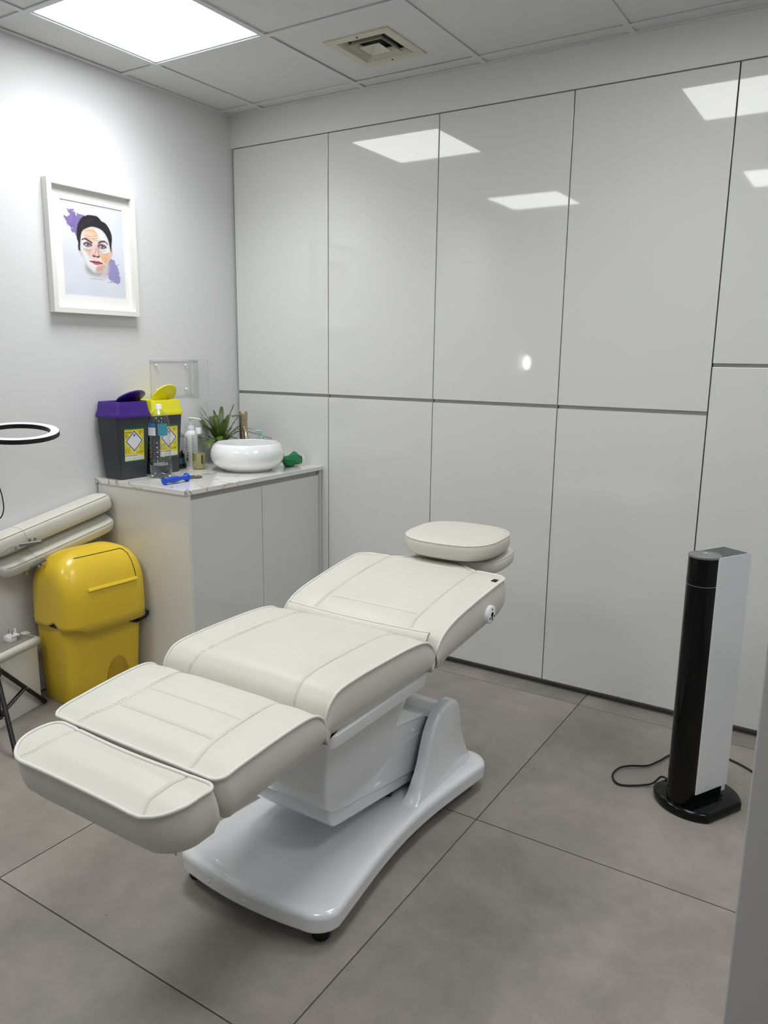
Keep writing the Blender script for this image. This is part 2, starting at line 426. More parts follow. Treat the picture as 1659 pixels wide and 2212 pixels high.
# ---------------------------------------------------------------- fitted cupboards on the back wall
G = 0.0022
def cupboard(name, label, x0, x1, zg0, zg1, first=False):
    t = thing('fitted_cupboard', label, 'cupboard', ((x0 + x1) / 2, 0.3, 0.0), group='white gloss fitted cupboards')
    zt, zb = 2.485, 0.033
    obj('carcass', MB().box(x0 + 0.001, x1 - 0.001, 0.024, 0.6, 0.02, 2.487), M['carc'], t)
    gl = 0.012 if first else G
    obj('upper_door', MB().box(x0 + gl, x1 - G, 0.0, 0.02, zg1, zt, 0.0012), M['gloss'], t)
    obj('lower_door', MB().box(x0 + gl, x1 - G, 0.0, 0.02, zb, zg0, 0.0012), M['gloss'], t)
    obj('handle_channel', MB().box(x0 + gl, x1 - 0.0035, 0.014, 0.024, zg0 - 0.006, zg1 + 0.004).box(x0 + gl, x1 - 0.0035, 0.0205, 0.023, zg0 - 0.02, zg1 + 0.02), M['rail'], t)
    obj('plinth', MB().box(x0, x1, 0.035, 0.05, 0.0, 0.033), M['plinth'], t)
    obj('bottom_rail', MB().box(x0, x1, 0.004, 0.03, 0.026, 0.0325), M['plinth'], t)
    return t
cupboard('a', 'white gloss cupboard in the corner, half hidden behind the worktop and fern', 0.0, 0.6155, 1.2502, 1.2654, True)
cupboard('b', 'second white gloss cupboard from the left corner, with a light panel mirrored at its top', 0.6155, 1.2135, 1.2502, 1.2654)
cupboard('c', 'third white gloss cupboard from the left corner, with a small light panel mirrored high up', 1.2135, 1.8135, 1.2502, 1.2654)
cupboard('d', 'fourth white gloss cupboard from the left corner, left of the black heater', 1.8135, 2.4098, 1.2502, 1.2654)
cupboard('e', 'white gloss cupboard at the right edge whose handle gap sits higher than the others', 2.4098, 3.0, 1.433, 1.447)
cupboard('f', 'white gloss cupboard just beyond the right edge of the picture', 3.0, 3.6, 1.433, 1.447)
cupboard('g', 'last white gloss cupboard, out of frame in the far right corner', 3.6, 4.2, 1.433, 1.447)

# ---------------------------------------------------------------- vanity unit and worktop
t = thing('vanity_cabinet', 'white two-door base cabinet under the marble worktop in the left corner', 'cabinet', (0.28, -0.47, 0.0))
obj('side_panel', MB().box(0.003, 0.575, -0.931, -0.913, 0.0, 0.879, 0.001), mat('cabinet_side', rgb(228, 228, 224), 0.3, coat=0.5), t)
obj('side_panel', MB().box(0.003, 0.572, -0.018, -0.003, 0.0, 0.879, 0.001), M['white_lam'], t)
obj('carcass', MB().box(0.003, 0.545, -0.911, -0.02, 0.08, 0.86), M['rail'], t)
obj('top_rail', MB().box(0.50, 0.556, -0.911, -0.02, 0.845, 0.879), M['rail'], t)
for y0, y1 in ((-0.911, -0.460), (-0.457, -0.020)):
    obj('door', MB().box(0.547, 0.567, y0, y1, 0.09, 0.853, 0.001), M['gloss'], t)
obj('plinth', MB().box(0.02, 0.52, -0.90, -0.03, 0.0, 0.08), M['plinth'], t)
tag(obj('worktop', MB().box(0.001, 0.582, -0.944, -0.001, 0.880, 0.900, 0.001), M['marble']), 'white marble worktop with brown veins in the left corner', 'worktop')

# ================================================================ treatment bed
BX = 1.665
bed = thing('treatment_bed', 'reclined cream vinyl treatment bed on a white plastic base', 'treatment bed', (1.69, -1.4, 0.0))

def smooth01(t): t = max(0, min(1, t)); return t * t * (3 - 2 * t)
def cushion(name, path, W, zb, parent, ends=(None, None), seams=0.165, cross=(), flare=0.02, crown=0.008, nu=150, cxy=BX, inset=0.012, bulge=0.006,
            pipes='sides', dish=0.0, label=None, W1=None, shear=0.0, groove=0.0028, endflare=(1, 1), botpath=None, piper=0.0042):
    """path: list of (y,z) along the top sheet; ends[k]=(corner_radius, bow) for a crisp end, None when the sheet wraps down.
    The mesh is a top sheet plus a skirt down to height zb(y)."""
    pts = catmull([(0, a, b) for a, b in path], 12)
    # resample evenly
    d = [0.0]
    for i in range(1, len(pts)): d.append(d[-1] + (pts[i] - pts[i - 1]).length)
    Lh = d[-1]; n = max(60, int(Lh / 0.0036)); sam = []
    ts = [i / n for i in range(n + 1)]
    for k, e in enumerate(ends):                      # finer rows at rounded corners
        if e:
            extra = [e[0] / Lh * q for q in (0.004, 0.015, 0.035, 0.06, 0.09, 0.13, 0.18)]
            ts += extra if k == 0 else [1 - q for q in extra]
    ts = sorted(set(ts)); j = 0
    for t in ts:
        s_ = t * Lh
        while j < len(d) - 2 and d[j + 1] < s_: j += 1
        q = (s_ - d[j]) / max(1e-9, d[j + 1] - d[j]); sam.append(pts[j].lerp(pts[j + 1], min(1, max(0, q))))
    m = len(sam)
    def halfw(s_):
        w_ = Wt = W + ((W1 or W) - W) * s_ / Lh
        for k, e in enumerate(ends):
            if not e: continue
            r = e[0]; dd = s_ if k == 0 else Lh - s_
            if dd < r: w_ = min(w_, Wt - r + math.sqrt(max(0, r * r - (r - dd) ** 2)))
        return w_
    us = [-1 + 2 * i / nu for i in range(nu + 1)]
    us = [math.copysign(abs(u) ** 0.92, u) for u in us]
    ys = [p.y for p in sam]
    # y bow per end
    def bow(u, t):
        o = 0
        if ends[0] and ends[0][1]: o += ends[0][1](u) * smooth01(1 - t * 2.2)
        if ends[1] and ends[1][1]: o += ends[1][1](u) * smooth01((t - 0.55) * 2.2)
        return o
    def seam_x(t):
        f = 0
        if endflare[0]: f = max(f, smooth01(1 - t / 0.28))
        if endflare[1]: f = max(f, smooth01((t - 0.72) / 0.28))
        return seams + flare * f
    g = []
    for i, p in enumerate(sam):
        t = ts[i]; w_ = halfw(t * Lh); row = []
        tan = (sam[min(i + 1, m - 1)] - sam[max(i - 1, 0)]).normalized(); nrm = Vector((0, -tan.z, tan.y))
        if nrm.z < 0 and abs(tan.z) < 0.5: nrm = -nrm
        if tan.y < 0: nrm = -nrm
        wrap = 1.0
        for k, e in enumerate(ends):
            if e is not None:
                dd = t * Lh if k == 0 else (1 - t) * Lh
                wrap = min(wrap, smooth01(dd / 0.05))
        for u in us:
            x = u * w_
            hh = crown * (1 - abs(u) ** 3.2) * (0.25 + 0.75 * wrap)
            hh -= dish * (1 - u * u) * 0
            if seams:
                sx = seam_x(t); ds = abs(abs(x) - sx)
                hh -= groove * math.exp(-(ds / 0.0035) ** 2)
                hh += 0.004 * (1 - math.exp(-(ds / 0.03) ** 2)) * (1 if abs(x) > sx else 0.5) * wrap
                if abs(x) < sx:
                    for cs in cross:
                        y_c = cs[0] + cs[2] * 0
                        dy = abs(p.y - y_c)
                        edge = smooth01((sx - abs(x)) / 0.012)
                        hh -= cs[1] * math.exp(-(dy / 0.0032) ** 2) * edge
                        hh -= 0.35 * cs[1] * math.exp(-(dy / 0.02) ** 2) * edge
            yy = p.y + bow(u, t)
            row.append(Vector((cxy + x, yy, p.z)) + nrm * hh)
        g.append(row)
    mb = MB(); mb.grid(g)
    n_u = len(us)
    loop = [(i, 0) for i in range(m)] + [(m - 1, j) for j in range(1, n_u)] + [(i, n_u - 1) for i in range(m - 2, -1, -1)] + [(0, j) for j in range(n_u - 2, 0, -1)]
    P = [g[i][j] for i, j in loop]; N = len(P)
    cyy = sum(p.y for p in P) / N
    ymin = min(p.y for p in P); ymax = max(p.y for p in P)
    rows = [P]; K = 9
    dirs = []
    for k in range(N):
        a, b = P[k - 1], P[(k + 1) % N]; tt = Vector((b.x - a.x, b.y - a.y, 0)); 
        nn = Vector((tt.y, -tt.x, 0))
        if nn.length < 1e-6: nn = Vector((0, 0, 0))
        else: nn.normalize()
        if nn.dot(Vector((P[k].x - cxy, (P[k].y - cyy) * 0.6, 0))) < 0: nn = -nn
        dirs.append(nn)
    for q in range(1, K + 1):
        f = q / K; r = []
        for k in range(N):
            p = P[k]; zbk = zb(p.y); h = p.z - zbk
            z = p.z - h * f
            amt = bulge * math.sin(PI * min(1, f * 1.05)) * min(1, h / 0.05)
            ins = inset * (smooth01((f - 0.72) / 0.28)) * min(1, h / 0.03)
            r.append(Vector((p.x, p.y + shear * f * min(1, h / 0.04), z)) + dirs[k] * (amt - ins))
        rows.append(r)
    mb.rings(rows, False, True)
    o = obj(name, mb, M['vinyl'], parent, smooth=60)
    if label: o['label'] = label
    # piping
    def offs(k): return P[k] + dirs[k] * 0.001 + Vector((0, 0, 0.0005))
    left = list(range(0, m)); endb = list(range(m, m + n_u - 1)); right = list(range(m + n_u - 1, m + n_u - 1 + m - 1)); enda = list(range(m + n_u - 1 + m - 1, N))
    def thin(a, s=3): return a[::s] + ([a[-1]] if (len(a) - 1) % s else [])
    runs = []
    if pipes == 'sides': runs = [(left + endb[:1] * 0, False), ([m + n_u - 2] + right, False)]
    elif pipes == 'front0': runs = [(endb * 0 + [m + n_u - 2] + right + enda + [0] + left[1:], False)]
    elif pipes == 'end1': runs = [(left + endb + right, False)]
    elif pipes == 'all': runs = [(list(range(N)), True)]
    for rn, cl in runs:
        obj('piping', MB().tube([offs(k) for k in thin(rn)], piper, 8, closed=cl), M['piping'], o, smooth=180)
    # stitches beside the seams
    if seams:
        mb = MB()
        for sgn in (-1, 1):
            for side in (0.0052,):
                run = []
                for i in range(0, m):
                    t = ts[i]; w_ = halfw(t * Lh); x = sgn * (seam_x(t) + side)
                    if abs(x) > w_ - 0.006: continue
                    u = x / w_; k = min(range(n_u), key=lambda q: abs(us[q] - u))
                    run.append(g[i][k] * 1.0)
                    run[-1].x = cxy + x; run[-1].z += 0.0002
                # dashes
                acc = 0
                for i in range(0, len(run) - 2, 3):
                    mb.tube([run[i], run[i + 1], run[i + 2]], 0.0005, 4)
        obj('stitching', mb, M['stitch'], o)['kind'] = 'stuff'
        for sgn in (-1, 1):
            mb = MB(); run = []
            for i in range(0, m):
                t = ts[i]; w_ = halfw(t * Lh); x = sgn * seam_x(t)
                if abs(x) > w_ - 0.004: continue
                u = x / w_; k = min(range(n_u), key=lambda q: abs(us[q] - u))
                q_ = g[i][k] * 1.0; q_.x = cxy + x; run.append(q_)
            if len(run) > 3: obj('seam', mb.tube(run[::2], 0.0010, 5), M['seamline'], o)
        for cs in cross:
            if cs[1] < 0.0025: continue
            i = min(range(m), key=lambda q_: abs(sam[q_].y - cs[0]) + (1 if sam[q_].z < 0.62 else 0)); sx = seam_x(ts[i]) - 0.012
            run = [g[i][k] * 1.0 for k in range(n_u) if abs(g[i][k].x - cxy) < sx]
            obj('cross_seam', MB().tube(run[::2] , 0.0010, 5), M['seamline'], o)
    return o, g

# seat: the sheet wraps over both ends
def const(z): return lambda y: z
seat, _ = cushion('seat_cushion', [(-1.792, 0.562), (-1.801, 0.598), (-1.797, 0.628), (-1.778, 0.652), (-1.745, 0.666), (-1.66, 0.671), (-1.55, 0.671), (-1.43, 0.668), (-1.35, 0.658), (-1.312, 0.637), (-1.297, 0.607), (-1.300, 0.560)],
    0.273, lambda y: 0.557, bed, W1=0.286, seams=0.165, cross=[(-1.68, .0012, 0), (-1.58, .0012, 0), (-1.48, .0014, 0), (-1.39, .0014, 0)], flare=0.018, crown=0.010)
leg, _ = cushion('leg_cushion', [(-2.150, 0.621), (-2.09, 0.627), (-2.01, 0.635), (-1.93, 0.641), (-1.865, 0.641), (-1.832, 0.627), (-1.817, 0.600), (-1.814, 0.560)],
    0.268, lambda y: 0.518 + (y + 2.15) * 0.10, bed, W1=0.282, shear=0.018, ends=((0.024, lambda u: -0.004 * (1 - u * u)), None), seams=0.160, cross=[(-2.050, .0030, 0), (-1.960, .0028, 0), (-1.89, .0012, 0)], pipes='front0', flare=0.020)
foot, _ = cushion('footrest_cushion', [(-2.308, 0.610), (-2.26, 0.615), (-2.21, 0.619), (-2.166, 0.621)],
    0.251, lambda y: 0.513 + (y + 2.31) * 0.02, bed, shear=0.022, ends=((0.082, lambda u: -0.0 * (1 - u * u)), (0.024, lambda u: -0.012 * math.cos(u * PI * 0.5) + 0.0)), seams=0.175, pipes='all', flare=0.018,
    crown=0.012, endflare=(1, 0), bulge=0.005, cxy=BX + 0.025)
back, gb = cushion('back_cushion', [(-1.264, 0.562), (-1.280, 0.594), (-1.275, 0.622), (-1.245, 0.652), (-1.18, 0.676), (-1.08, 0.694), (-0.98, 0.708), (-0.88, 0.719), (-0.79, 0.726)],
    0.286, lambda y: 0.560 + max(0, y + 1.26) * 0.115, bed, W1=0.300, ends=(None, (0.050, lambda u: 0.072 * (1 - smooth01((abs(u) - 0.20) / 0.50)) - 0.008)), seams=0.175, flare=0.022,
    cross=[(-1.185, .0028, 0), (-1.10, .0013, 0), (-1.03, .0013, 0), (-0.95, .0012, 0), (-0.87, .0010, 0)], pipes='end1', endflare=(1, 0))
# fabric flap bridging the seat and the back
mb = MB()
fl = [(-1.306, 0.622), (-1.300, 0.650), (-1.290, 0.664), (-1.280, 0.667)]
rs = []
for y, z in fl: rs.append([(BX - 0.262 + 0.524 * i / 24, y - 0.004 * math.sin(PI * i / 24), z - 0.004 * math.sin(PI * i / 24)) for i in range(25)])
rs2 = [[(p[0], p[1] + 0.006, p[2] - 0.004) for p in r] for r in rs[::-1]]
mb.grid(rs + rs2)
hf = obj('hinge_flap', mb, M['vinyl'], bed, smooth=60)
obj('piping', MB().tube([rs[-1][i] for i in range(25)] , 0.003, 8), M['piping'], hf, smooth=180)
for e_ in (0, 24): obj('stitching', MB().tube([rs[k][e_] for k in range(4)], 0.0012, 6), M['stitch'], hf)

# lower headrest, fixed to the bed
def pillow(name, cx, cy, cz, hx, hy, th, tilt, parent, squash=0.0, roll=0.0):
    """rounded cushion: outline egg shaped, wide towards the head"""
    n = 96; rot = Matrix.Rotation(tilt, 3, 'X') @ Matrix.Rotation(roll, 3, 'Y')
    def outl(k):
        o = []
        for i in range(n):
            a = 2 * PI * i / n; ca, sa = math.cos(a), math.sin(a); e = 2.9
            x = hx * math.copysign(abs(ca) ** (2 / e), ca); y = hy * math.copysign(abs(sa) ** (2 / e), sa)
            x *= 1 - squash * (y / hy) 
            o.append((x * k, y * k))
        return o
    rs = []
    prof = [(0.02, 0.5), (0.25, 0.497), (0.5, 0.485), (0.72, 0.46), (0.86, 0.425), (0.94, 0.385), (0.975, 0.35), (1.0, 0.30), (1.012, 0.12), (1.01, -0.1), (0.995, -0.28), (0.965, -0.40), (0.90, -0.47), (0.75, -0.5), (0.02, -0.5)]
    for k, z in prof:
        rs.append([Vector((cx, cy, cz)) + rot @ Vector((x, y, z * th)) for x, y in outl(k)])
    o = obj(name, MB().rings(rs), M['vinyl'], parent, smooth=60)
    ol = [Vector((cx, cy, cz)) + rot @ Vector((x, y, 0.335 * th)) for x, y in outl(0.992)]
    obj('piping', MB().tube(ol[::1], 0.0024, 6, closed=True), M['piping'], o, smooth=180)
    ol2 = [Vector((cx, cy, cz)) + rot @ Vector((x, y, 0.295 * th)) for x, y in outl(1.003)]
    mb = MB()
    for i in range(0, n, 2): mb.tube([ol2[i], ol2[(i + 1) % n]], 0.0007, 4)
    obj('stitching', mb, M['stitch'], o)['kind'] = 'stuff'
    return o, rot
lh, _ = pillow('headrest_cushion', 1.688, -0.580, 0.718, 0.178, 0.150, 0.062, math.radians(3), bed)
for x_ in (1.60, 1.76): obj('headrest_bracket', MB().box(x_, x_ + 0.03, -0.82, -0.56, 0.656, 0.673, 0.003), M['steel_d'], bed)
obj('headrest_plate', MB().box(1.60, 1.78, -0.66, -0.52, 0.674, 0.687, 0.003), M['steel_d'], bed)

# side socket disc and black tag
dc = Vector((BX + 0.306, -0.955, 0.640))
dsk = obj('armrest_socket', MB().lathe([(0.0, 0.008), (0.026, 0.008), (0.0300, 0.006), (0.0305, 0.0), (0.0305, -0.012)], 40, dc, (1, 0, 0)), M['white_p'], bed, smooth=40)
mb = MB().lathe([(0.0, 0.0), (0.0085, 0.0)], 20, dc + Vector((0.0084, 0, 0.001)), (1, 0, 0), caps=True)
mb.box(dc.x + 0.0078, dc.x + 0.0086, dc.y - 0.0035, dc.y + 0.0035, dc.z - 0.018, dc.z)
obj('keyhole', mb, M['dark'], dsk)
for a in (90, 205, -25):
    q = dc + Vector((0.0083, math.cos(math.radians(a)) * 0.0185, math.sin(math.radians(a)) * 0.0185))
    obj('screw', MB().lathe([(0, 0.0006), (0.0035, 0.0004), (0.004, -0.001)], 14, q, (1, 0, 0)), M['dark'], dsk)
obj('maker_tag', MB().box(BX + 0.268, BX + 0.286, -0.875, -0.850, 0.722, 0.7285, 0.0008), M['black_r'], bed)
zp = obj('zip_pull', MB().tube([(1.885, -2.228, 0.520), (1.886, -2.229, 0.507)], 0.0012, 6)
    .rings([[(1.886 + x, -2.229, 0.509 + z) for x, z in rrect(0.003, 0.012, 0.002, 3, (0, -0.012))], [(1.886 + x, -2.2275, 0.509 + z) for x, z in rrect(0.003, 0.012, 0.002, 3, (0, -0.012))]]), M['steel'], bed)

# seat tray and lifting housing (white plastic)
obj('seat_tray', MB().rings([[(x + BX, y - 1.545, z) for x, y in rrect(hx, hy, 0.03, 6)] for hx, hy, z in ((0.262, 0.232, 0.518), (0.276, 0.242, 0.524), (0.279, 0.247, 0.552), (0.279, 0.247, 0.5565))]), M['plast'], bed, smooth=50)
obj('leg_frame', MB().box(BX - 0.05, BX + 0.05, -2.20, -1.78, 0.508, 0.535), M['steel_d'], bed)
obj('back_frame', MB().box(BX - 0.15, BX + 0.15, -1.24, -0.95, 0.560, 0.575), M['steel_d'], bed)
HX0, HX1 = BX - 0.172, BX + 0.170
def arc(c, r, a0, a1, n=6):
    return [(c[0] + r * math.cos(math.radians(a0 + (a1 - a0) * i / n)), c[1] + r * math.sin(math.radians(a0 + (a1 - a0) * i / n))) for i in range(n + 1)]
# outer shroud profile (y,z)
outer = [(-1.655, 0.522)] + [(-1.665, 0.320)] + arc((-1.595, 0.297), 0.070, 190, 258, 8) + [(-1.40, 0.185), (-1.16, 0.142), (-1.125, 0.197), (-1.098, 0.263), (-1.085, 0.319), (-1.300, 0.358), (-1.232, 0.427), (-1.20, 0.522)]
obj('lift_housing', MB().prism(outer, HX0, HX1, 'x', 0.012), M['plast'], bed, smooth=50)
inner = [(-1.632, 0.305), (-1.640, 0.240)] + arc((-1.592, 0.227), 0.048, 185, 262, 8) + [(-1.40, 0.148), (-1.19, 0.115), (-1.17, 0.205), (-1.20, 0.305)]
obj('lower_shroud', MB().prism(inner, HX0 + 0.006, HX1 - 0.006, 'x', 0.010), M['plast'], bed, smooth=50)
# shelf seen in the cut-out and the thin ledge line
obj('housing_trim', MB().prism([(-1.330, 0.290), (-1.097, 0.266), (-1.096, 0.2685), (-1.330, 0.293)], HX1 - 0.002, HX1 + 0.0015, 'x'), M['plast'], bed)
obj('screw_cover', MB().lathe([(0, 0.003), (0.0045, 0.0022), (0.0058, 0)], 16, (HX1, -1.205, 0.301), (1, 0, 0)), M['white_p'], bed, smooth=60)
obj('actuator', MB().tube([(BX + 0.13, -1.30, 0.118), (BX + 0.10, -1.10, 0.24)], 0.022, 14).tube([(BX + 0.10, -1.30, 0.13), (BX - 0.12, -1.30, 0.13)], 0.012, 10)
    .box(BX - 0.11, BX + 0.13, -1.27, -1.05, 0.095, 0.125, 0.004), M['black_m'], bed, smooth=40)

# base plate: outline with drawn-in sides, rounded top edge
BC = 1.698
def base_outline(off, dz=0):
    hw, y0, y1 = 0.268 - off, -1.850 + off, -0.878 - off
    r = 0.075 - off * 0.5; pts = []
    def side(y): return hw - 0.040 * math.sin(PI * max(0, min(1, (y + 1.80) / 0.88))) ** 1.2
    # front edge (bowed), right side, back edge, left side
    for i in range(25):
        u = -1 + 2 * i / 24; x = u * (hw - r); pts.append((BC + x, y0 + 0.004 - 0.016 * (1 - u * u)))
    for i in range(1, 9):
        a = math.radians(-90 + 90 * i / 9); pts.append((BC + hw - r + r * math.cos(a), y0 + 0.004 + r + r * math.sin(a)))
    for i in range(31):
        y = y0 + 0.004 + r + (y1 - r - y0 - r) * i / 30; pts.append((BC + side(y), y))
    for i in range(1, 9):
        a = math.radians(90 * i / 9); pts.append((BC + side(y1) - r + r * math.cos(a), y1 - r + r * math.sin(a)))
    rgt = pts[25:]
    for i in range(17):
        u = 1 - 2 * i / 16; pts.append((BC + u * (side(y1) - r), y1))
    pts += [(2 * BC - x, y) for x, y in rgt[::-1]]
    return pts
def dish_z(x, y): return 0.0
prof = [(0.010, 0.048), (0.002, 0.049), (0.0, 0.053), (0.0, 0.056), (-0.001, 0.084), (-0.001, 0.088), (0.001, 0.095), (0.005, 0.1), (0.012, 0.103), (0.022, 0.1035), (0.035, 0.102), (0.06, 0.099), (0.11, 0.0975), (0.17, 0.097)]
def squeeze(o, z):
    return [(x, y, z) for x, y in base_outline(min(o, 0.07))] if o <= 0.07 else [(BC + (x - BC) * (1 - (o - 0.07) * 3), -1.37 + (y + 1.37) * (1 - (o - 0.07) * 1.1), z) for x, y in base_outline(0.07)]
obj('base_plate', MB().rings([squeeze(o, z) for o, z in prof]), M['plast'], bed, smooth=45)
for x, y in ((1.474, -1.790), (1.908, -1.785), (1.490, -0.945), (1.900, -0.945)):
    obj('foot', MB().lathe([(0.0, 0), (0.021, 0), (0.023, 0.004), (0.023, 0.022), (0.020, 0.026), (0.012, 0.027), (0.012, 0.052)], 24, (x, y, 0.0)), M['black_r'], bed, smooth=40)
for u in (-0.55, 0.10):
    x = BC + u * 0.2
    obj('screw_cover', MB().lathe([(0, 0.003), (0.0045, 0.0022), (0.006, 0)], 16, (x, -1.8615 + 0.016 * u * u, 0.070), (0, -1, 0)), M['white_p'], bed, smooth=60)
# rear yoke: two curved fins joined by a back bar
fin = [(-1.315, 0.094), (-1.272, 0.118), (-1.245, 0.150), (-1.215, 0.195), (-1.196, 0.245), (-1.172, 0.295), (-1.135, 0.335), (-1.095, 0.352), (-1.055, 0.356), (-1.018, 0.348), (-0.990, 0.325), (-0.975, 0.285), (-0.965, 0.235), (-0.945, 0.18), (-0.925, 0.13), (-0.915, 0.094)]
finc = [(p.y, p.z) for p in catmull([(0, a, b) for a, b in fin], 5)]
for sgn in (1, -1):
    # loft across x so that the fin flares at its foot
    rs = []
    for xo, gr in ((0.1700, -0.004), (0.1725, 0.0), (0.190, 0.0), (0.2015, -0.002), (0.2065, -0.006), (0.2085, -0.013)):
        ring = []
        cy, cz = -1.10, 0.16
        for (y, z) in finc:
            k = max(0, (0.20 - z) / 0.106)      # flare near the foot
            dx = 0.014 * k * k * (1 if xo > 0.18 else 0)
            l = math.hypot(y - cy, z - cz); f = (l + gr) / l
            ring.append((BX + 0.006 + sgn * (xo + dx + 0.012), cy + (y - cy) * f, 0.094 + (max(0.094, cz + (z - cz) * f) - 0.094) * 1.0))
        rs.append(ring)
    obj('yoke_fin', MB().rings(rs), M['plast'], bed, smooth=50)
bar = [(-1.128, 0.318), (-1.120, 0.338), (-1.085, 0.3475), (-1.045, 0.342), (-1.012, 0.318), (-0.985, 0.26), (-0.955, 0.17), (-0.935, 0.098), (-0.975, 0.098), (-1.01, 0.2), (-1.05, 0.295), (-1.075, 0.312)]
obj('yoke_back', MB().prism(bar, BX - 0.185, BX + 0.187, 'x'), M['plast'], bed, smooth=40)

# loose upper head pillow
hp = thing('head_pillow', 'thick cream oval head pillow lying on top of the bed headrest', 'pillow', (1.69, -0.60, 0.772))
pl, rt = pillow('cover', 1.686, -0.640, 0.788, 0.181, 0.168, 0.074, math.radians(1.5), hp)

# ================================================================ swing bin behind the bed
BC2 = Vector((0.184, -1.143)); BT = math.radians(3)
bdir = Vector((math.sin(BT), math.cos(BT))); bnor = Vector((math.cos(BT), -math.sin(BT)))
def bw(s_, d_, z): p = BC2 + bdir * s_ + bnor * d_; return Vector((p.x, p.y, z))
bin_ = thing('swing_bin', 'yellow plastic swing bin with a black liner, beside the white base cabinet', 'bin', (BC2.x, BC2.y, 0))
def lid_hw(z):
    t = max(0, (z - 0.45) / (0.655 - 0.45)); return 0.207 * (1 - min(1, t) ** 3.6) ** (1 / 3.0) if t < 1 else 0.0
def lid_hd(z):
    t = max(0, (z - 0.42) / (0.655 - 0.42)); return 0.148 * (1 - min(1, t) ** 2.3) ** (1 / 2.0) if t < 1 else 0.0
rs = []
def lid_bottom(s_, d_):
    # the skirt hangs lower on the two broad sides and has a hand notch at the near end
    z = 0.322
    if s_ < -0.10: z += 0.022 * smooth01((-s_ - 0.10) / 0.06) 
    if s_ < -0.15: z += 0.030 * math.exp(-((d_ - 0.045) / 0.03) ** 2)
    return z
zs = [0.0, 0.1, 0.25, 0.42, 0.55, 0.66, 0.75, 0.82, 0.88, 0.925, 0.955, 0.975, 0.988, 0.996, 0.9995]
for k in zs:
    z = 0.33 + (0.655 - 0.33) * k
    ol = super_e(max(0.012, lid_hw(z) * (0.985 + 0.015 * (1 - k))), max(0.004, lid_hd(z)), 5.0, 88)
    ring = []
    for a, b in ol:
        zz = z
        if k == 0.0: zz = lid_bottom(a, b)
        elif k == 0.1: zz = max(z, lid_bottom(a, b) + 0.012)
        ring.append(bw(a, b, zz))
    rs.append(ring)
lid = obj('lid', MB().rings(rs, False, True), M['yellow'], bin_, smooth=60)
sol = lid.modifiers.new('wall', 'SOLIDIFY'); sol.thickness = 0.003; sol.offset = -1
def lid_pt(s_, z, out=0.0015):
    hw, hd = lid_hw(z), lid_hd(z); k = min(0.999, abs(s_) / hw)
    return bw(s_, hd * (1 - k ** 5.0) ** (1 / 5.0) + out, z)
obj('flap_gap', MB().tube([lid_pt(s_ / 100, 0.629, 0.0005) for s_ in range(-11, 12)] + [lid_pt(0.125, 0.622, 0.0005), lid_pt(0.134, 0.605, 0.0005), lid_pt(0.137, 0.575, 0.0005), lid_pt(0.138, 0.540, 0.0005), lid_pt(0.138, 0.510, 0.0005)], 0.0016, 6), M['black_r'], lid)
rg = []
for i in range(25):
    s_ = -0.10 + 0.24 * i / 24; p = lid_pt(s_, 0.500, -0.002); q = lid_pt(s_, 0.500, 0.008); u = lid_pt(s_, 0.509, 0.006); v = lid_pt(s_, 0.509, -0.002)
    rg.append([p, q, u, v])
obj('flap_ridge', MB().rings(rg), M['yellow_l'], lid)
rs = []
for z, hw, hd in ((0.0, 0.176, 0.102), (0.006, 0.179, 0.105), (0.10, 0.182, 0.110), (0.22, 0.186, 0.117), (0.34, 0.190, 0.124), (0.42, 0.191, 0.126)):
    ring = [bw(a + 0.003, b - 0.022 + 0.015 * z, z) for a, b in super_e(hw, hd, 7, 64)]
    rs.append(ring)
obj('body', MB().rings(rs), M['yellow'], bin_, smooth=40)
# foot arch low on the broad side, recess shade put into a darker yellow
ar = []
for k_, dd in ((1.0, 0.0), (0.97, 0.003), (0.0, 0.003)):
    ar.append([bw(0.055 + 0.055 * k_ * math.cos(a), 0.0845 + dd + 0.075 * (0.05 + 0.11 * abs(math.sin(a)) * k_), 0.05 + 0.11 * k_ * math.sin(a)) for a in [PI * i / 20 for i in range(21)]])
obj('foot_arch', MB().rings(ar, False, False), mat('recess_shade_yellow', rgb(186, 150, 30), 0.35), bin_, smooth=60)
bg = []
for z, o_ in ((0.370, 0.003), (0.345, 0.006), (0.332, 0.012), (0.324, 0.016), (0.330, 0.001)):
    bg.append([bw((a + 0.003) * (1 + 0.02 * math.sin(i * 1.7)), b - 0.019 + 0.002 * math.sin(i * 2.3), z + 0.003 * math.sin(i * 0.9) - 0.040 * smooth01((a - 0.02) / 0.18) + 0.022 * smooth01((0.0 - a) / 0.10)) for i, (a, b) in enumerate(super_e(0.191 + o_ * 0.5, 0.126 + o_ * 0.6, 6, 64))])
obj('bin_liner', MB().rings(bg, False, False), M['bag'], bin_, smooth=60)
obj('liner_corner', MB().rings([[bw(0.180 + a, 0.100 + b, z_) for a, b in ((-0.02, -0.02), (c1, -0.01), (c1, 0.02), (-0.03, 0.025))] for c1, z_ in ((0.010, 0.300), (0.026, 0.312), (0.030, 0.330), (0.010, 0.342))]), M['bag'], bin_, smooth=60)

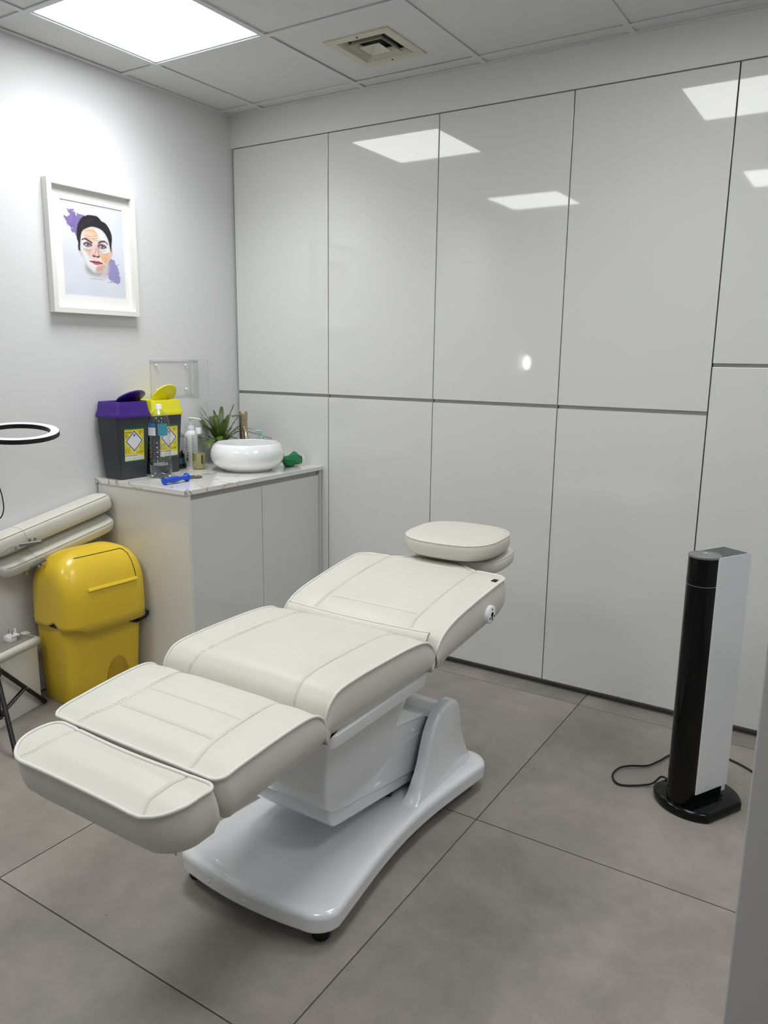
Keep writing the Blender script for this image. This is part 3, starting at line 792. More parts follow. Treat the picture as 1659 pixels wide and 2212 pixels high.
# ================================================================ two armrest pads leaning on the wall
def pad(name, label, cen, L, hx, hz, tilt, roll, pins):
    rot = Matrix.Rotation(tilt, 3, 'X') @ Matrix.Rotation(roll, 3, 'Y'); c = Vector(cen)
    t = thing(name, label, 'armrest', tuple(c), group='loose armrest pads')
    rs = []; K = 46
    for i in range(K + 1):
        u = -1 + 2 * i / K; u = math.sin(u * PI / 2) ; y = u * L / 2
        e = (1 - abs(u) ** 14) ** 0.35 if abs(u) < 1 else 0.0
        e = max(e, 0.03)
        ring = [c + rot @ Vector((x * (0.55 + 0.45 * e) if False else x * e, y, z * (0.25 + 0.75 * e))) for x, z in super_e(hx, hz, 3.2, 40)]
        rs.append(ring)
    o = obj('cover', MB().rings(rs), M['vinyl'], t, smooth=60)
    sm = []
    for i in range(-40, 41):
        y = L / 2 * 0.93 * i / 40; u = y / (L / 2); e = (1 - abs(u) ** 14) ** 0.35
        sm.append(c + rot @ Vector((hx * 0.86 * e, y, hz * 0.80)))
    obj('seam', MB().tube(sm, 0.0013, 6), M['seamline'], o)
    cr = [c + rot @ Vector((x * 1.004, -L * 0.245, z * 1.006)) for x, z in super_e(hx, hz, 3.2, 40)]
    obj('cross_seam', MB().tube(cr, 0.0010, 5, closed=True), M['stitch'], o)
    zl = [c + rot @ Vector((hx * 1.002 * (1 - abs(k / 20) ** 14 * 0), -L * 0.34 - 0.08 * L * k / 20, -hz * 0.25 + 0.006 * math.sin(k / 6))) for k in range(0, 21)]
    obj('zip', MB().tube(zl, 0.0016, 6), M['seamline'], o)
    q = c + rot @ Vector((hx * 1.02, -L * 0.335, -hz * 0.3))
    obj('zip_pull', MB().box(q.x, q.x + 0.002, q.y - 0.003, q.y + 0.003, q.z - 0.022, q.z, 0.0008), M['steel'], o)
    base = c + rot @ Vector((hx * 0.92, -L * 0.300, -hz * 0.35)); d = Vector(pins[0]).normalized(); ln = pins[1]
    obj('mounting_pin', MB().tube([base, base + d * ln], 0.0085, 16), M['steel_d'], t, smooth=40)
    for f in (0.48, 0.72):
        b0 = base + d * ln * f; nd = Vector(pins[2]).normalized()
        obj('locking_screw', MB().tube([b0, b0 + nd * 0.019], 0.0048, 12), M['steel_d'], t, smooth=40)
    return t
pad('armrest_pad', 'upper cream armrest pad propped against the wall above the yellow bin', (0.068, -1.235, 0.748), 0.60, 0.062, 0.042, math.radians(11.5), math.radians(-3), ((0.62, 0.75, 0.10), 0.082, (0.0, -0.1, 1)))
pad('armrest_pad', 'lower cream armrest pad squeezed between the upper pad and the yellow bin', (0.073, -1.212, 0.662), 0.56, 0.060, 0.033, math.radians(11.5), math.radians(24), ((0.55, 0.62, 0.42), 0.070, (0.45, 0.1, -0.8)))

# ================================================================ white box with grey top and the charger
th = math.radians(16); wn = Vector((math.cos(th), math.sin(th))); wd = Vector((math.sin(th), -math.cos(th))); w0 = Vector((0.117, -1.351))
def wb_(s_, d_, z): p = w0 + wd * s_ + wn * d_; return Vector((p.x, p.y, z))
wbx = thing('storage_box', 'white box with rounded rim and grey top, left of the yellow bin', 'box', (0.13, -1.5, 0))
def boxring(h0, h1, d0, d1, z, r=0.012):
    return [wb_((h0 + h1) / 2 + a, (d0 + d1) / 2 + b, z) for a, b in rrect((h1 - h0) / 2, (d1 - d0) / 2, r, 5)]
obj('body', MB().rings([boxring(0.004, 0.250, -0.104, -0.004, z) for z in (0.0, 0.27)]), mat('box_white', rgb(214, 213, 208), 0.45), wbx, smooth=40)
rs = [boxring(0.0, 0.254, -0.102, 0.0, 0.262), boxring(-0.006, 0.260, -0.104, 0.006, 0.268), boxring(-0.010, 0.264, -0.105, 0.011, 0.279, 0.02), boxring(-0.007, 0.261, -0.104, 0.009, 0.290, 0.02), boxring(0.002, 0.252, -0.100, 0.001, 0.296, 0.015)]
obj('rim', MB().rings(rs), M['speckle'], wbx, smooth=60)
obj('top_mat', MB().rings([boxring(0.012, 0.242, -0.095, -0.010, z, 0.008) for z in (0.294, 0.2972)]), M['greymat'], wbx)
obj('hinge', MB().box(0.015, 0.05, -1.372, -1.345, 0.282, 0.297, 0.003), M['white_p'], wbx)
ch = thing('plug_charger', 'white cube phone charger lying with its three plug pins up', 'charger', (0.075, -1.452, 0.2972))
obj('cube', MB().rings([[(0.075 + a, -1.452 + b, 0.2972 + z) for a, b in rrect(0.0185 - o_, 0.0185 - o_, 0.004, 4)] for z, o_ in ((0, 0.001), (0.002, 0), (0.021, 0), (0.023, 0.001))]), M['white_p'], ch, smooth=50)
obj('plug_face', MB().box(0.058, 0.100, -1.457, -1.425, 0.3185, 0.3245, 0.002), M['white_p'], ch)
obj('earth_pin', MB().box(0.072, 0.079, -1.432, -1.426, 0.3240, 0.3440, 0.0012), M['white_p'], ch)
for y_, x_ in ((-1.449, 0.062), (-1.449, 0.086)):
    obj('pin', MB().box(x_ - 0.003, x_ + 0.003, y_ - 0.002, y_ + 0.002, 0.3240, 0.3400, 0.001), M['steel'], ch)

# ================================================================ ring light on tripod
rl = thing('ring_light', 'black ring light on a black tripod at the left edge', 'ring light', (0.222, -1.612, 0.0))
rc = Vector((0.305, -1.492, 1.172)); tw = (Vector(cam.location) if False else Vector((2.953, -3.164, 0)) - Vector((rc.x, rc.y, 0))).normalized()
tl = math.radians(8.0); nrm_ = (Vector((0, 0, 1)) * math.cos(tl) + tw * math.sin(tl)).normalized()
def ringmesh(r0, r1, z0, z1, n=96):
    q = Vector((0, 0, 1)).rotation_difference(nrm_); R = []
    for j in range(n):
        a = 2 * PI * j / n; R.append([rc + q @ Vector((r * math.cos(a), r * math.sin(a), z)) for r, z in ((r0, z0), (r1, z0), (r1, z1), (r0, z1))])
    return MB().rings(R, close=True)
housing = obj('ring_housing', ringmesh(0.1105, 0.1425, -0.016, 0.0), M['black_m'], rl, smooth=40)
obj('ring_diffuser', ringmesh(0.1120, 0.1410, -0.004, 0.0006), M['ringdif'], rl, smooth=40)
cc = Vector((0.222, -1.612, 0))
feet = [Vector((0.133, -1.358, 0.006)), Vector((0.448, -1.690, 0.006)), Vector((0.040, -1.795, 0.006))]
obj('centre_pole', MB().tube([cc + Vector((0, 0, 0.06)), cc + Vector((0, 0, 0.62))], 0.0095, 16), M['black_m'], rl, smooth=40)
obj('upper_pole', MB().tube([cc + Vector((0, 0, 0.60)), cc + Vector((0, 0, 1.06))], 0.0065, 16), M['black_m'], rl, smooth=40)
obj('leg_hub', MB().tube([cc + Vector((0, 0, 0.235)), cc + Vector((0, 0, 0.275))], 0.020, 20), M['black_m'], rl, smooth=40)
obj('sliding_collar', MB().tube([cc + Vector((0, 0, 0.062)), cc + Vector((0, 0, 0.088))], 0.016, 20), M['black_m'], rl, smooth=40)
for f_ in feet:
    d = (f_ - cc); d.z = 0; d.normalize(); top = cc + d * 0.018 + Vector((0, 0, 0.258)); bot = f_ + Vector((0, 0, 0.004))
    lg = obj('leg', MB().tube([top, top.lerp(bot, 0.98)], 0.0090, 14), M['black_m'], rl, smooth=40)
    obj('rubber_tip', MB().tube([top.lerp(bot, 0.93), bot], [0.0098, 0.0098], 14), M['black_r'], lg, smooth=40)
    sd = Vector((-d.y, d.x, 0)) * 0.006; mid = top.lerp(bot, 0.55)
    for k in (-1, 1):
        obj('brace', MB().tube([cc + d * 0.014 + sd * k + Vector((0, 0, 0.075)), mid + sd * k], 0.0038, 8), M['black_m'], rl, smooth=40)
    obj('rivet', MB().tube([mid - sd * 2.2, mid + sd * 2.2], 0.0035, 10), M['steel_d'], rl, smooth=40)
arm_top = cc + Vector((0, 0, 1.06)); edge = rc + (cc + Vector((0, 0, rc.z)) - rc).normalized() * 0.128 + Vector((0, 0, -0.018))
obj('flexible_arm', MB().tube(catmull([arm_top, arm_top + Vector((0, 0, 0.035)), edge + Vector((-0.03, -0.03, -0.02)), edge], 8), 0.006, 12), M['black_m'], rl, smooth=60)
cb = [edge + Vector((0, 0, 0)), Vector((0.235, -1.545, 1.10)), Vector((0.262, -1.556, 0.985)), Vector((0.272, -1.553, 0.935)), Vector((0.274, -1.552, 0.89)), Vector((0.262, -1.558, 0.855)), Vector((0.235, -1.575, 0.835)), Vector((0.215, -1.60, 0.80))]
obj('cable', MB().tube(catmull(cb, 8), 0.0022, 8), M['cable'], rl, smooth=60)

# ================================================================ tower heater
td = Vector((0.473, 0.881)); tp = Vector((0.881, -0.473)); tc0 = Vector((2.556, -0.664)); TZ = 0.867
def tw_(s_, d_, z): p = tc0 + td * s_ + tp * d_; return Vector((p.x, p.y, z))
th_ = thing('tower_heater', 'tall tower heater, black rounded front and white sides, on a black foot', 'heater', (2.585, -0.575, 0.0))
R0 = 0.0475
# foot: circle cut by two flats
bo = []
fc = tc0 + td * 0.078 + tp * 0.000
for i in range(96):
    a = 2 * PI * i / 96; x, y = 0.138 * math.cos(a), 0.138 * math.sin(a); y = max(-0.112, min(0.112, y)); bo.append((x, y))
def foot_ring(k, z): return [Vector(((fc + td * x * k + tp * y * k).x, (fc + td * x * k + tp * y * k).y, z)) for x, y in bo]
obj('foot', MB().rings([foot_ring(0.97, 0), foot_ring(0.99, 0.003), foot_ring(1.0, 0.008), foot_ring(1.0, 0.024), foot_ring(0.975, 0.030), foot_ring(0.90, 0.033), foot_ring(0.3, 0.035)]), M['black_g'], th_, smooth=50)
# black core: half round front, straight back
def core(r, back, z, d=0.0):
    o = [tw_(r * math.cos(a), r * math.sin(a), z) for a in [math.radians(90 + 180 * i / 28) for i in range(29)]]
    return o + [tw_(back, -r, z), tw_(back, r, z)]
obj('front_grille', MB().rings([core(R0, 0.135, 0.03), core(R0, 0.135, 0.772)]), M['black_g'], th_, smooth=40)
obj('chrome_band', MB().rings([core(R0 + 0.0004, 0.02, 0.7722), core(R0 + 0.0004, 0.02, 0.7742)]), M['steel'], th_, smooth=40)
obj('upper_head', MB().rings([core(R0, 0.135, 0.7744), core(R0, 0.135, TZ - 0.006)]), M['black_g'], th_, smooth=40)
obj('top_dial', MB().rings([[tw_(r * math.cos(2 * PI * i / 64), r * math.sin(2 * PI * i / 64), z) for i in range(64)] for r, z in ((0.0485, TZ - 0.006), (0.0492, TZ - 0.004), (0.0488, TZ + 0.0), (0.047, TZ + 0.001), (0.0225, TZ + 0.001), (0.022, TZ + 0.0004), (0.0, TZ + 0.0004))]), M['steel'], th_, smooth=30)
obj('top_plate', MB().rings([[tw_(s_, d_, z) for s_, d_ in ((0.0, -0.0472), (0.153, -0.0472), (0.153, 0.0472), (0.0, 0.0472))] for z in (TZ - 0.008, TZ - 0.003)]), mat('dark_grey_top', rgb(74, 75, 78), 0.45), th_)
for sg in (-1, 1):
    pr = [(0.004, sg * 0.0477), (0.157, sg * 0.0477), (0.157, sg * 0.0505), (0.008, sg * 0.0505)]
    obj('side_panel', MB().rings([[tw_(a, b, z) for a, b in pr] for z in (0.068, TZ - 0.001)]), M['plast'], th_)
obj('rear_panel', MB().rings([[tw_(a, b, z) for a, b in ((0.136, -0.0475), (0.154, -0.0475), (0.154, 0.0475), (0.136, 0.0475))] for z in (0.045, TZ - 0.004)]), M['plast'], th_)
for k, (a0, a1) in enumerate(((-0.030, 0.000), (-0.026, -0.006))):
    mbx = MB()
    z_ = 0.793 - 0.008 * k
    for j in range(8 if k == 0 else 6):
        aa = math.radians(214 + 4.6 * j + 4 * k); bb = aa + math.radians(3.0)
        hh = 0.0016 if k == 0 else 0.0011
        mbx.add([tw_((R0 + 0.0004) * math.cos(q), (R0 + 0.0004) * math.sin(q), z_ + dz) for q, dz in ((aa, -hh), (bb, -hh), (bb, hh), (aa, hh))], [(0, 1, 2, 3)])
    obj('printed_mark', mbx, mat('grey_print', rgb(90, 92, 96), 0.5), th_)['kind'] = 'stuff'
cord = [tw_(0.05, -0.09, 0.034), Vector((2.470, -0.565, 0.034)), Vector((2.445, -0.590, 0.012)), Vector((2.400, -0.622, 0.006)), Vector((2.352, -0.646, 0.005)), Vector((2.325, -0.630, 0.006)), Vector((2.312, -0.595, 0.010)), Vector((2.322, -0.545, 0.012)), Vector((2.352, -0.505, 0.010)),
        Vector((2.400, -0.468, 0.008)), Vector((2.430, -0.410, 0.010)), Vector((2.452, -0.335, 0.006)), Vector((2.500, -0.255, 0.005)), Vector((2.575, -0.225, 0.005)), Vector((2.645, -0.246, 0.005)), Vector((2.700, -0.275, 0.006)), Vector((2.780, -0.325, 0.005)), Vector((2.90, -0.34, 0.005)), Vector((3.05, -0.28, 0.005))]
obj('power_cord', MB().tube(catmull(cord, 8), 0.0036, 10), M['cable'], th_, smooth=60)

# ================================================================ framed portrait on the left wall
FY0, FY1, FZ0, FZ1 = -1.112, -0.672, 1.620, 2.150
pf = thing('framed_picture', 'white framed print of a short-haired face with purple paint strokes', 'picture', (0.0, (FY0 + FY1) / 2, (FZ0 + FZ1) / 2))
fw, fd = 0.022, 0.036
for a, b, c, d in ((FY0, FY1, FZ1 - fw, FZ1), (FY0, FY1, FZ0, FZ0 + fw), (FY0, FY0 + fw, FZ0 + fw, FZ1 - fw), (FY1 - fw, FY1, FZ0 + fw, FZ1 - fw)):
    obj('frame_rail', MB().box(0.001, fd, a, b, c, d, 0.0008), M['frame'], pf)
PY0, PY1, PZ0, PZ1 = -1.041, -0.727, 1.694, 2.078
mbm = MB()
for a, b, c, d in ((FY0 + fw, FY1 - fw, PZ1, FZ1 - fw), (FY0 + fw, FY1 - fw, FZ0 + fw, PZ0), (FY0 + fw, PY0, PZ0, PZ1), (PY1, FY1 - fw, PZ0, PZ1)): mbm.box(0.010, 0.0125, a, b, c, d)
obj('mount', mbm, M['matb'], pf)

# painting raster: colours computed on a vertex grid.  Feature points are in the photograph crop's
# frame and are carried to the print plane by the four corners of the sheet.
def homog(src, dst):
    A = []; B = []
    for (x, y), (u, v) in zip(src, dst):
        A += [[x, y, 1, 0, 0, 0, -u * x, -u * y], [0, 0, 0, x, y, 1, -v * x, -v * y]]; B += [u, v]
    h = np.linalg.solve(np.array(A, float), np.array(B, float)); return np.append(h, 1).reshape(3, 3)
Hm = homog([(80, -35), (1388, 203), (1531, 2265), (264, 2175)], [(0, 0), (1, 0), (1, 1), (0, 1)])
def tp_(pts):
    a = np.c_[np.array(pts, float), np.ones(len(pts))] @ Hm.T; return a[:, :2] / a[:, 2:]
NW, NH = 250, 310
gu, gv = np.meshgrid(np.linspace(0, 1, NW), np.linspace(0, 1, NH))
Q = np.stack([gu.ravel(), gv.ravel() * (PZ1 - PZ0) / (PY1 - PY0)], 1)
asp = (PZ1 - PZ0) / (PY1 - PY0)
rng = np.random.RandomState(3)
def vnoise(sc, seed):
    r = np.random.RandomState(seed); n = int(sc * 1.6) + 4; g = r.rand(n, n)
    x = Q[:, 0] * sc; y = Q[:, 1] * sc; xi = x.astype(int); yi = y.astype(int); fx = x - xi; fy = y - yi
    fx = fx * fx * (3 - 2 * fx); fy = fy * fy * (3 - 2 * fy)
    return (g[yi, xi] * (1 - fx) + g[yi, xi + 1] * fx) * (1 - fy) + (g[yi + 1, xi] * (1 - fx) + g[yi + 1, xi + 1] * fx) * fy
def sdf(poly, spl=True):
    p = tp_(poly); p[:, 1] *= asp
    if spl: p = np.array([(v.x, v.y) for v in catmull([(a, b, 0) for a, b in p], 6, closed=True)])
    d = np.full(len(Q), 1e9); ins = np.zeros(len(Q), bool)
    for i in range(len(p)):
        a, b = p[i - 1], p[i]; e = b - a; w_ = Q - a
        t = np.clip((w_ @ e) / max(1e-12, e @ e), 0, 1); d = np.minimum(d, ((w_ - t[:, None] * e) ** 2).sum(1))
        c = ((a[1] > Q[:, 1]) != (b[1] > Q[:, 1])) & (Q[:, 0] < (b[0] - a[0]) * (Q[:, 1] - a[1]) / (b[1] - a[1] + 1e-12) + a[0]); ins ^= c
    return np.where(ins, -np.sqrt(d), np.sqrt(d))
def line(pts, wd):
    p = tp_(pts); p[:, 1] *= asp
    p = np.array([(v.x, v.y) for v in catmull([(a, b, 0) for a, b in p], 6)])
    d = np.full(len(Q), 1e9)
    for i in range(1, len(p)):
        a, b = p[i - 1], p[i]; e = b - a; w_ = Q - a
        t = np.clip((w_ @ e) / max(1e-12, e @ e), 0, 1); d = np.minimum(d, ((w_ - t[:, None] * e) ** 2).sum(1))
    return np.clip(1.3 - np.sqrt(d) / wd, 0, 1)
img = np.tile(np.array([214, 217, 227.]), (len(Q), 1)); img += (vnoise(4, 1)[:, None] - 0.5) * 8
def put(mask, col):
    global img
    img = img * (1 - mask[:, None]) + np.array(col, float) * mask[:, None]
def soft(d, w_): return np.clip(0.5 - d / w_, 0, 1)
n1, n2, n3 = vnoise(60, 5), vnoise(28, 6), vnoise(10, 7)
rag = (n1 - 0.5) * 0.035 + (n2 - 0.5) * 0.05
put(soft(sdf([(225, 170), (330, 200), (440, 290), (560, 330), (660, 440), (560, 620), (500, 900), (410, 740), (280, 560), (200, 400), (300, 330)]) + rag, 0.012) * (0.85 + 0.15 * n2), (118, 100, 160))
put(soft(sdf([(1190, 1320), (1270, 1370), (1360, 1560), (1390, 1700), (1420, 1850), (1330, 1890), (1230, 1820), (1150, 1740), (1120, 1500)]) + rag * 0.9, 0.012), (146, 140, 186))
put(soft(sdf([(690, 1440), (690, 1640), (780, 1700), (900, 1740), (1100, 1740), (1130, 1640), (1120, 1440)]), 0.07) * 0.9, (190, 190, 196))
put(soft(sdf([(960, 1600), (1000, 1720), (1120, 1760), (1135, 1500), (1080, 1500)]), 0.06) * 0.8, (205, 182, 192))
put(soft(sdf([(700, 1500), (860, 1640), (1000, 1640), (960, 1720), (820, 1700), (720, 1620)]), 0.05) * 0.75, (150, 151, 156))
ear = soft(sdf([(505, 1010), (515, 1150), (550, 1230), (600, 1290), (590, 1100)]), 0.012); put(ear, (196, 196, 200))
ear = soft(sdf([(1195, 1090), (1225, 1130), (1222, 1230), (1190, 1330), (1160, 1340)]), 0.012); put(ear, (214, 178, 172))
put(soft(sdf([(480, 830), (480, 640), (505, 520), (580, 390), (640, 365), (700, 340), (860, 358), (930, 410), (975, 470), (1060, 520), (1130, 620), (1185, 750), (1205, 880), (1200, 1000), (1195, 1180), (1160, 1150), (900, 760), (560, 1150), (510, 960)]), 0.010), (36, 33, 40))
hr = soft(sdf([(560, 620), (600, 520), (720, 450), (800, 420), (700, 520), (600, 640)]), 0.05); put(hr * 0.5 * n1, (96, 70, 74))
face_d = sdf([(555, 1000), (560, 820), (590, 710), (660, 650), (780, 605), (930, 640), (1030, 720), (1100, 830), (1140, 940), (1165, 1060), (1190, 1190), (1175, 1320), (1120, 1480), (1060, 1570), (980, 1640), (890, 1655), (800, 1600), (710, 1500), (640, 1370), (590, 1220), (555, 1110)])
fm = soft(face_d, 0.010); put(fm, (222, 221, 222))
def inface(d, col, w_=0.03, k=0.8): put(soft(d, w_) * fm * k, col)
inface(-face_d - 0.0, (222, 221, 222), 1, 0)
put(np.clip(1 - np.abs(face_d) / 0.035, 0, 1) * fm * 0.35, (160, 158, 162))
inface(sdf([(600, 700), (680, 650), (800, 640), (880, 760), (920, 860), (900, 960), (780, 960), (680, 890), (610, 860)]) + rag * 0.4, (226, 192, 172), 0.04, 0.85)
inface(sdf([(690, 670), (820, 690), (900, 760), (880, 800), (760, 760)]) + rag * 0.3, (232, 182, 138), 0.03, 0.75)
inface(sdf([(740, 1120), (820, 980), (940, 980), (960, 1150), (1000, 1280), (960, 1340), (800, 1330), (730, 1250)]) + rag * 0.4, (222, 186, 178), 0.05, 0.85)
inface(sdf([(980, 1230), (1080, 1220), (1170, 1200), (1175, 1320), (1110, 1460), (1040, 1420), (990, 1330)]) + rag * 0.4, (224, 172, 128), 0.03, 0.85)
inface(sdf([(900, 1540), (1000, 1480), (1090, 1470), (1040, 1590), (960, 1640), (900, 1640)]) + rag * 0.4, (196, 146, 130), 0.03, 0.8)
inface(sdf([(640, 1100), (760, 1120), (780, 1200), (730, 1260), (680, 1180)]), (206, 176, 150), 0.03, 0.7)
for pts in ([(600, 1080), (680, 1125), (780, 1120)], [(620, 1120), (700, 1165), (790, 1140)], [(940, 1120), (1000, 1170), (1090, 1140)], [(950, 1160), (1050, 1230), (1150, 1190)], [(640, 800), (760, 830), (900, 800)], [(650, 700), (780, 690), (880, 740)], [(650, 850), (780, 880), (930, 860)], [(1040, 1300), (1100, 1360), (1060, 1420)], [(800, 880), (880, 930), (960, 900)]):
    put(line(pts, 0.0045) * fm * 0.6, (150, 120, 100))
for sgn, (cx_, cy_) in ((-1, (712, 1022)), (1, (1012, 1062))):
    put(soft(sdf([(cx_ - 100, cy_ - 30), (cx_ - 30, cy_ - 75), (cx_ + 50, cy_ - 60), (cx_ + 90, cy_ + 10), (cx_ + 10, cy_ + 45), (cx_ - 60, cy_ + 30)]), 0.03) * 0.55, (120, 96, 96))
    put(soft(sdf([(cx_ - 78, cy_ - 18), (cx_ - 10, cy_ - 48), (cx_ + 62, cy_ + 5), (cx_ + 5, cy_ + 32)]), 0.010), (206, 206, 214))
    put(line([(cx_ - 85, cy_ - 18), (cx_ - 20, cy_ - 50), (cx_ + 72, cy_ + 5)], 0.010), (42, 30, 40))
    put(line([(cx_ - 70, cy_ + 2), (cx_, cy_ + 38), (cx_ + 70, cy_ + 12)], 0.006) * 0.8, (70, 52, 62))
    put(soft(sdf([(cx_ - 32, cy_ - 5), (cx_, cy_ - 38), (cx_ + 32, cy_ - 2), (cx_, cy_ + 30)]), 0.008), (104, 104, 128))
    put(soft(sdf([(cx_ - 12, cy_ - 5), (cx_, cy_ - 18), (cx_ + 13, cy_ - 4), (cx_, cy_ + 9)]), 0.006), (24, 22, 30))
put(line([(590, 905), (630, 882), (680, 890)], 0.009), (70, 44, 46)); put(line([(660, 885), (720, 920), (790, 968)], 0.014), (78, 50, 50))
put(line([(935, 975), (980, 940), (1050, 936)], 0.014), (78, 50, 50)); put(line([(1050, 936), (1085, 955), (1115, 1000)], 0.008), (56, 36, 40))
put(line([(880, 1090), (870, 1180), (835, 1250)], 0.012) * 0.4, (176, 120, 118)); put(line([(920, 1010), (925, 1130), (945, 1240)], 0.016) * 0.45, (160, 112, 112))
put(line([(822, 1262), (850, 1280), (870, 1272)], 0.012), (96, 46, 52)); put(line([(905, 1288), (935, 1288), (952, 1278)], 0.012), (96, 46, 52))
put(soft(sdf([(765, 1390), (850, 1372), (895, 1388), (935, 1380), (1030, 1440), (950, 1468), (880, 1470), (820, 1430)]), 0.010), (194, 96, 112))
put(line([(760, 1388), (840, 1410), (900, 1418), (960, 1424), (1028, 1440)], 0.007), (86, 36, 46))
for k in range(16):
    x_ = 785 + k * 16.5 + rng.rand() * 4; y_ = 1780 + k * 1.9
    put(line([(x_, y_ - 8 + rng.rand() * 6), (x_ + 7, y_ + 7)], 0.003) * 0.7, (90, 88, 98))
put(line([(1150, 1880), (1170, 1850), (1190, 1870), (1225, 1840), (1215, 1870), (1240, 1850)], 0.003) * 0.7, (80, 78, 90))
def srgb2lin(a): a = np.clip(a, 0, 255) / 255; return np.where(a <= 0.04045, a / 12.92, ((a + 0.055) / 1.055) ** 2.4)
def raster_sheet(name, m, parent, P00, P10, P01, nw, nh, cols, nrm_off=(0, 0, 0)):
    """flat printed sheet; P00 top-left, P10 top-right, P01 bottom-left (world); cols (nh*nw,3) sRGB"""
    P00, P10, P01 = map(Vector, (P00, P10, P01)); o0 = wloc(parent)
    U = np.array(P10 - P00); V = np.array(P01 - P00); a, b = np.meshgrid(np.linspace(0, 1, nw), np.linspace(0, 1, nh))
    co = np.array(P00 - o0)[None] + a.ravel()[:, None] * U + b.ravel()[:, None] * V
    ii = np.arange(nw * nh).reshape(nh, nw); f = np.stack([ii[:-1, :-1], ii[1:, :-1], ii[1:, 1:], ii[:-1, 1:]], -1).reshape(-1, 4)
    me = bpy.data.meshes.new(name); me.vertices.add(len(co)); me.vertices.foreach_set('co', co.ravel())
    me.loops.add(f.size); me.polygons.add(len(f)); me.loops.foreach_set('vertex_index', f.ravel().astype(np.int32))
    me.polygons.foreach_set('loop_start', np.arange(0, f.size, 4, dtype=np.int32)); me.update(calc_edges=True)
    ca = me.color_attributes.new('paint', 'FLOAT_COLOR', 'POINT')
    ca.data.foreach_set('color', np.c_[srgb2lin(cols), np.ones(len(cols))].astype(np.float32).ravel())
    me.materials.append(m); o = bpy.data.objects.new(name, me); C.objects.link(o); o.parent = parent; return o
raster_sheet('print', M['print'], pf, (0.0095, PY0 - 0.002, PZ1 + 0.002), (0.0095, PY1 + 0.002, PZ1 + 0.002), (0.0095, PY0 - 0.002, PZ0 - 0.002), NW, NH, img)

# ================================================================ acrylic leaflet holder
ah = thing('acrylic_holder', 'clear acrylic leaflet holder screwed to the wall above the sharps bins', 'holder', (0.0, -0.42, 1.34))
def pane(x0, x1, y0, y1, z0, z1, nm='panel'):
    o = obj(nm, MB().box(x0, x1, y0, y1, z0, z1), M['acryl'], ah)
    e = 0.0012
    for a, b, c, d in ((y0, y1, z1 - e, z1), (y0, y1, z0, z0 + e), (y0, y0 + e, z0, z1), (y1 - e, y1, z0, z1)):
        obj('edge', MB().box(x0 - 0.0002, x1 + 0.0002, a, b, c, d), M['acryl_e'], o)
pane(0.003, 0.006, -0.600, -0.352, 1.255, 1.425)
pane(0.022, 0.025, -0.345, -0.240, 1.250, 1.428)
pane(0.003, 0.006, -0.345, -0.292, 1.250, 1.428)
for y, z in ((-0.565, 1.400), (-0.378, 1.400), (-0.565, 1.282), (-0.378, 1.282)):
    obj('screw_cap', MB().lathe([(0, 0.008), (0.004, 0.0075), (0.0062, 0.004), (0.0065, 0)], 18, (0.006, y, z), (1, 0, 0)), M['wline'], ah, smooth=60)

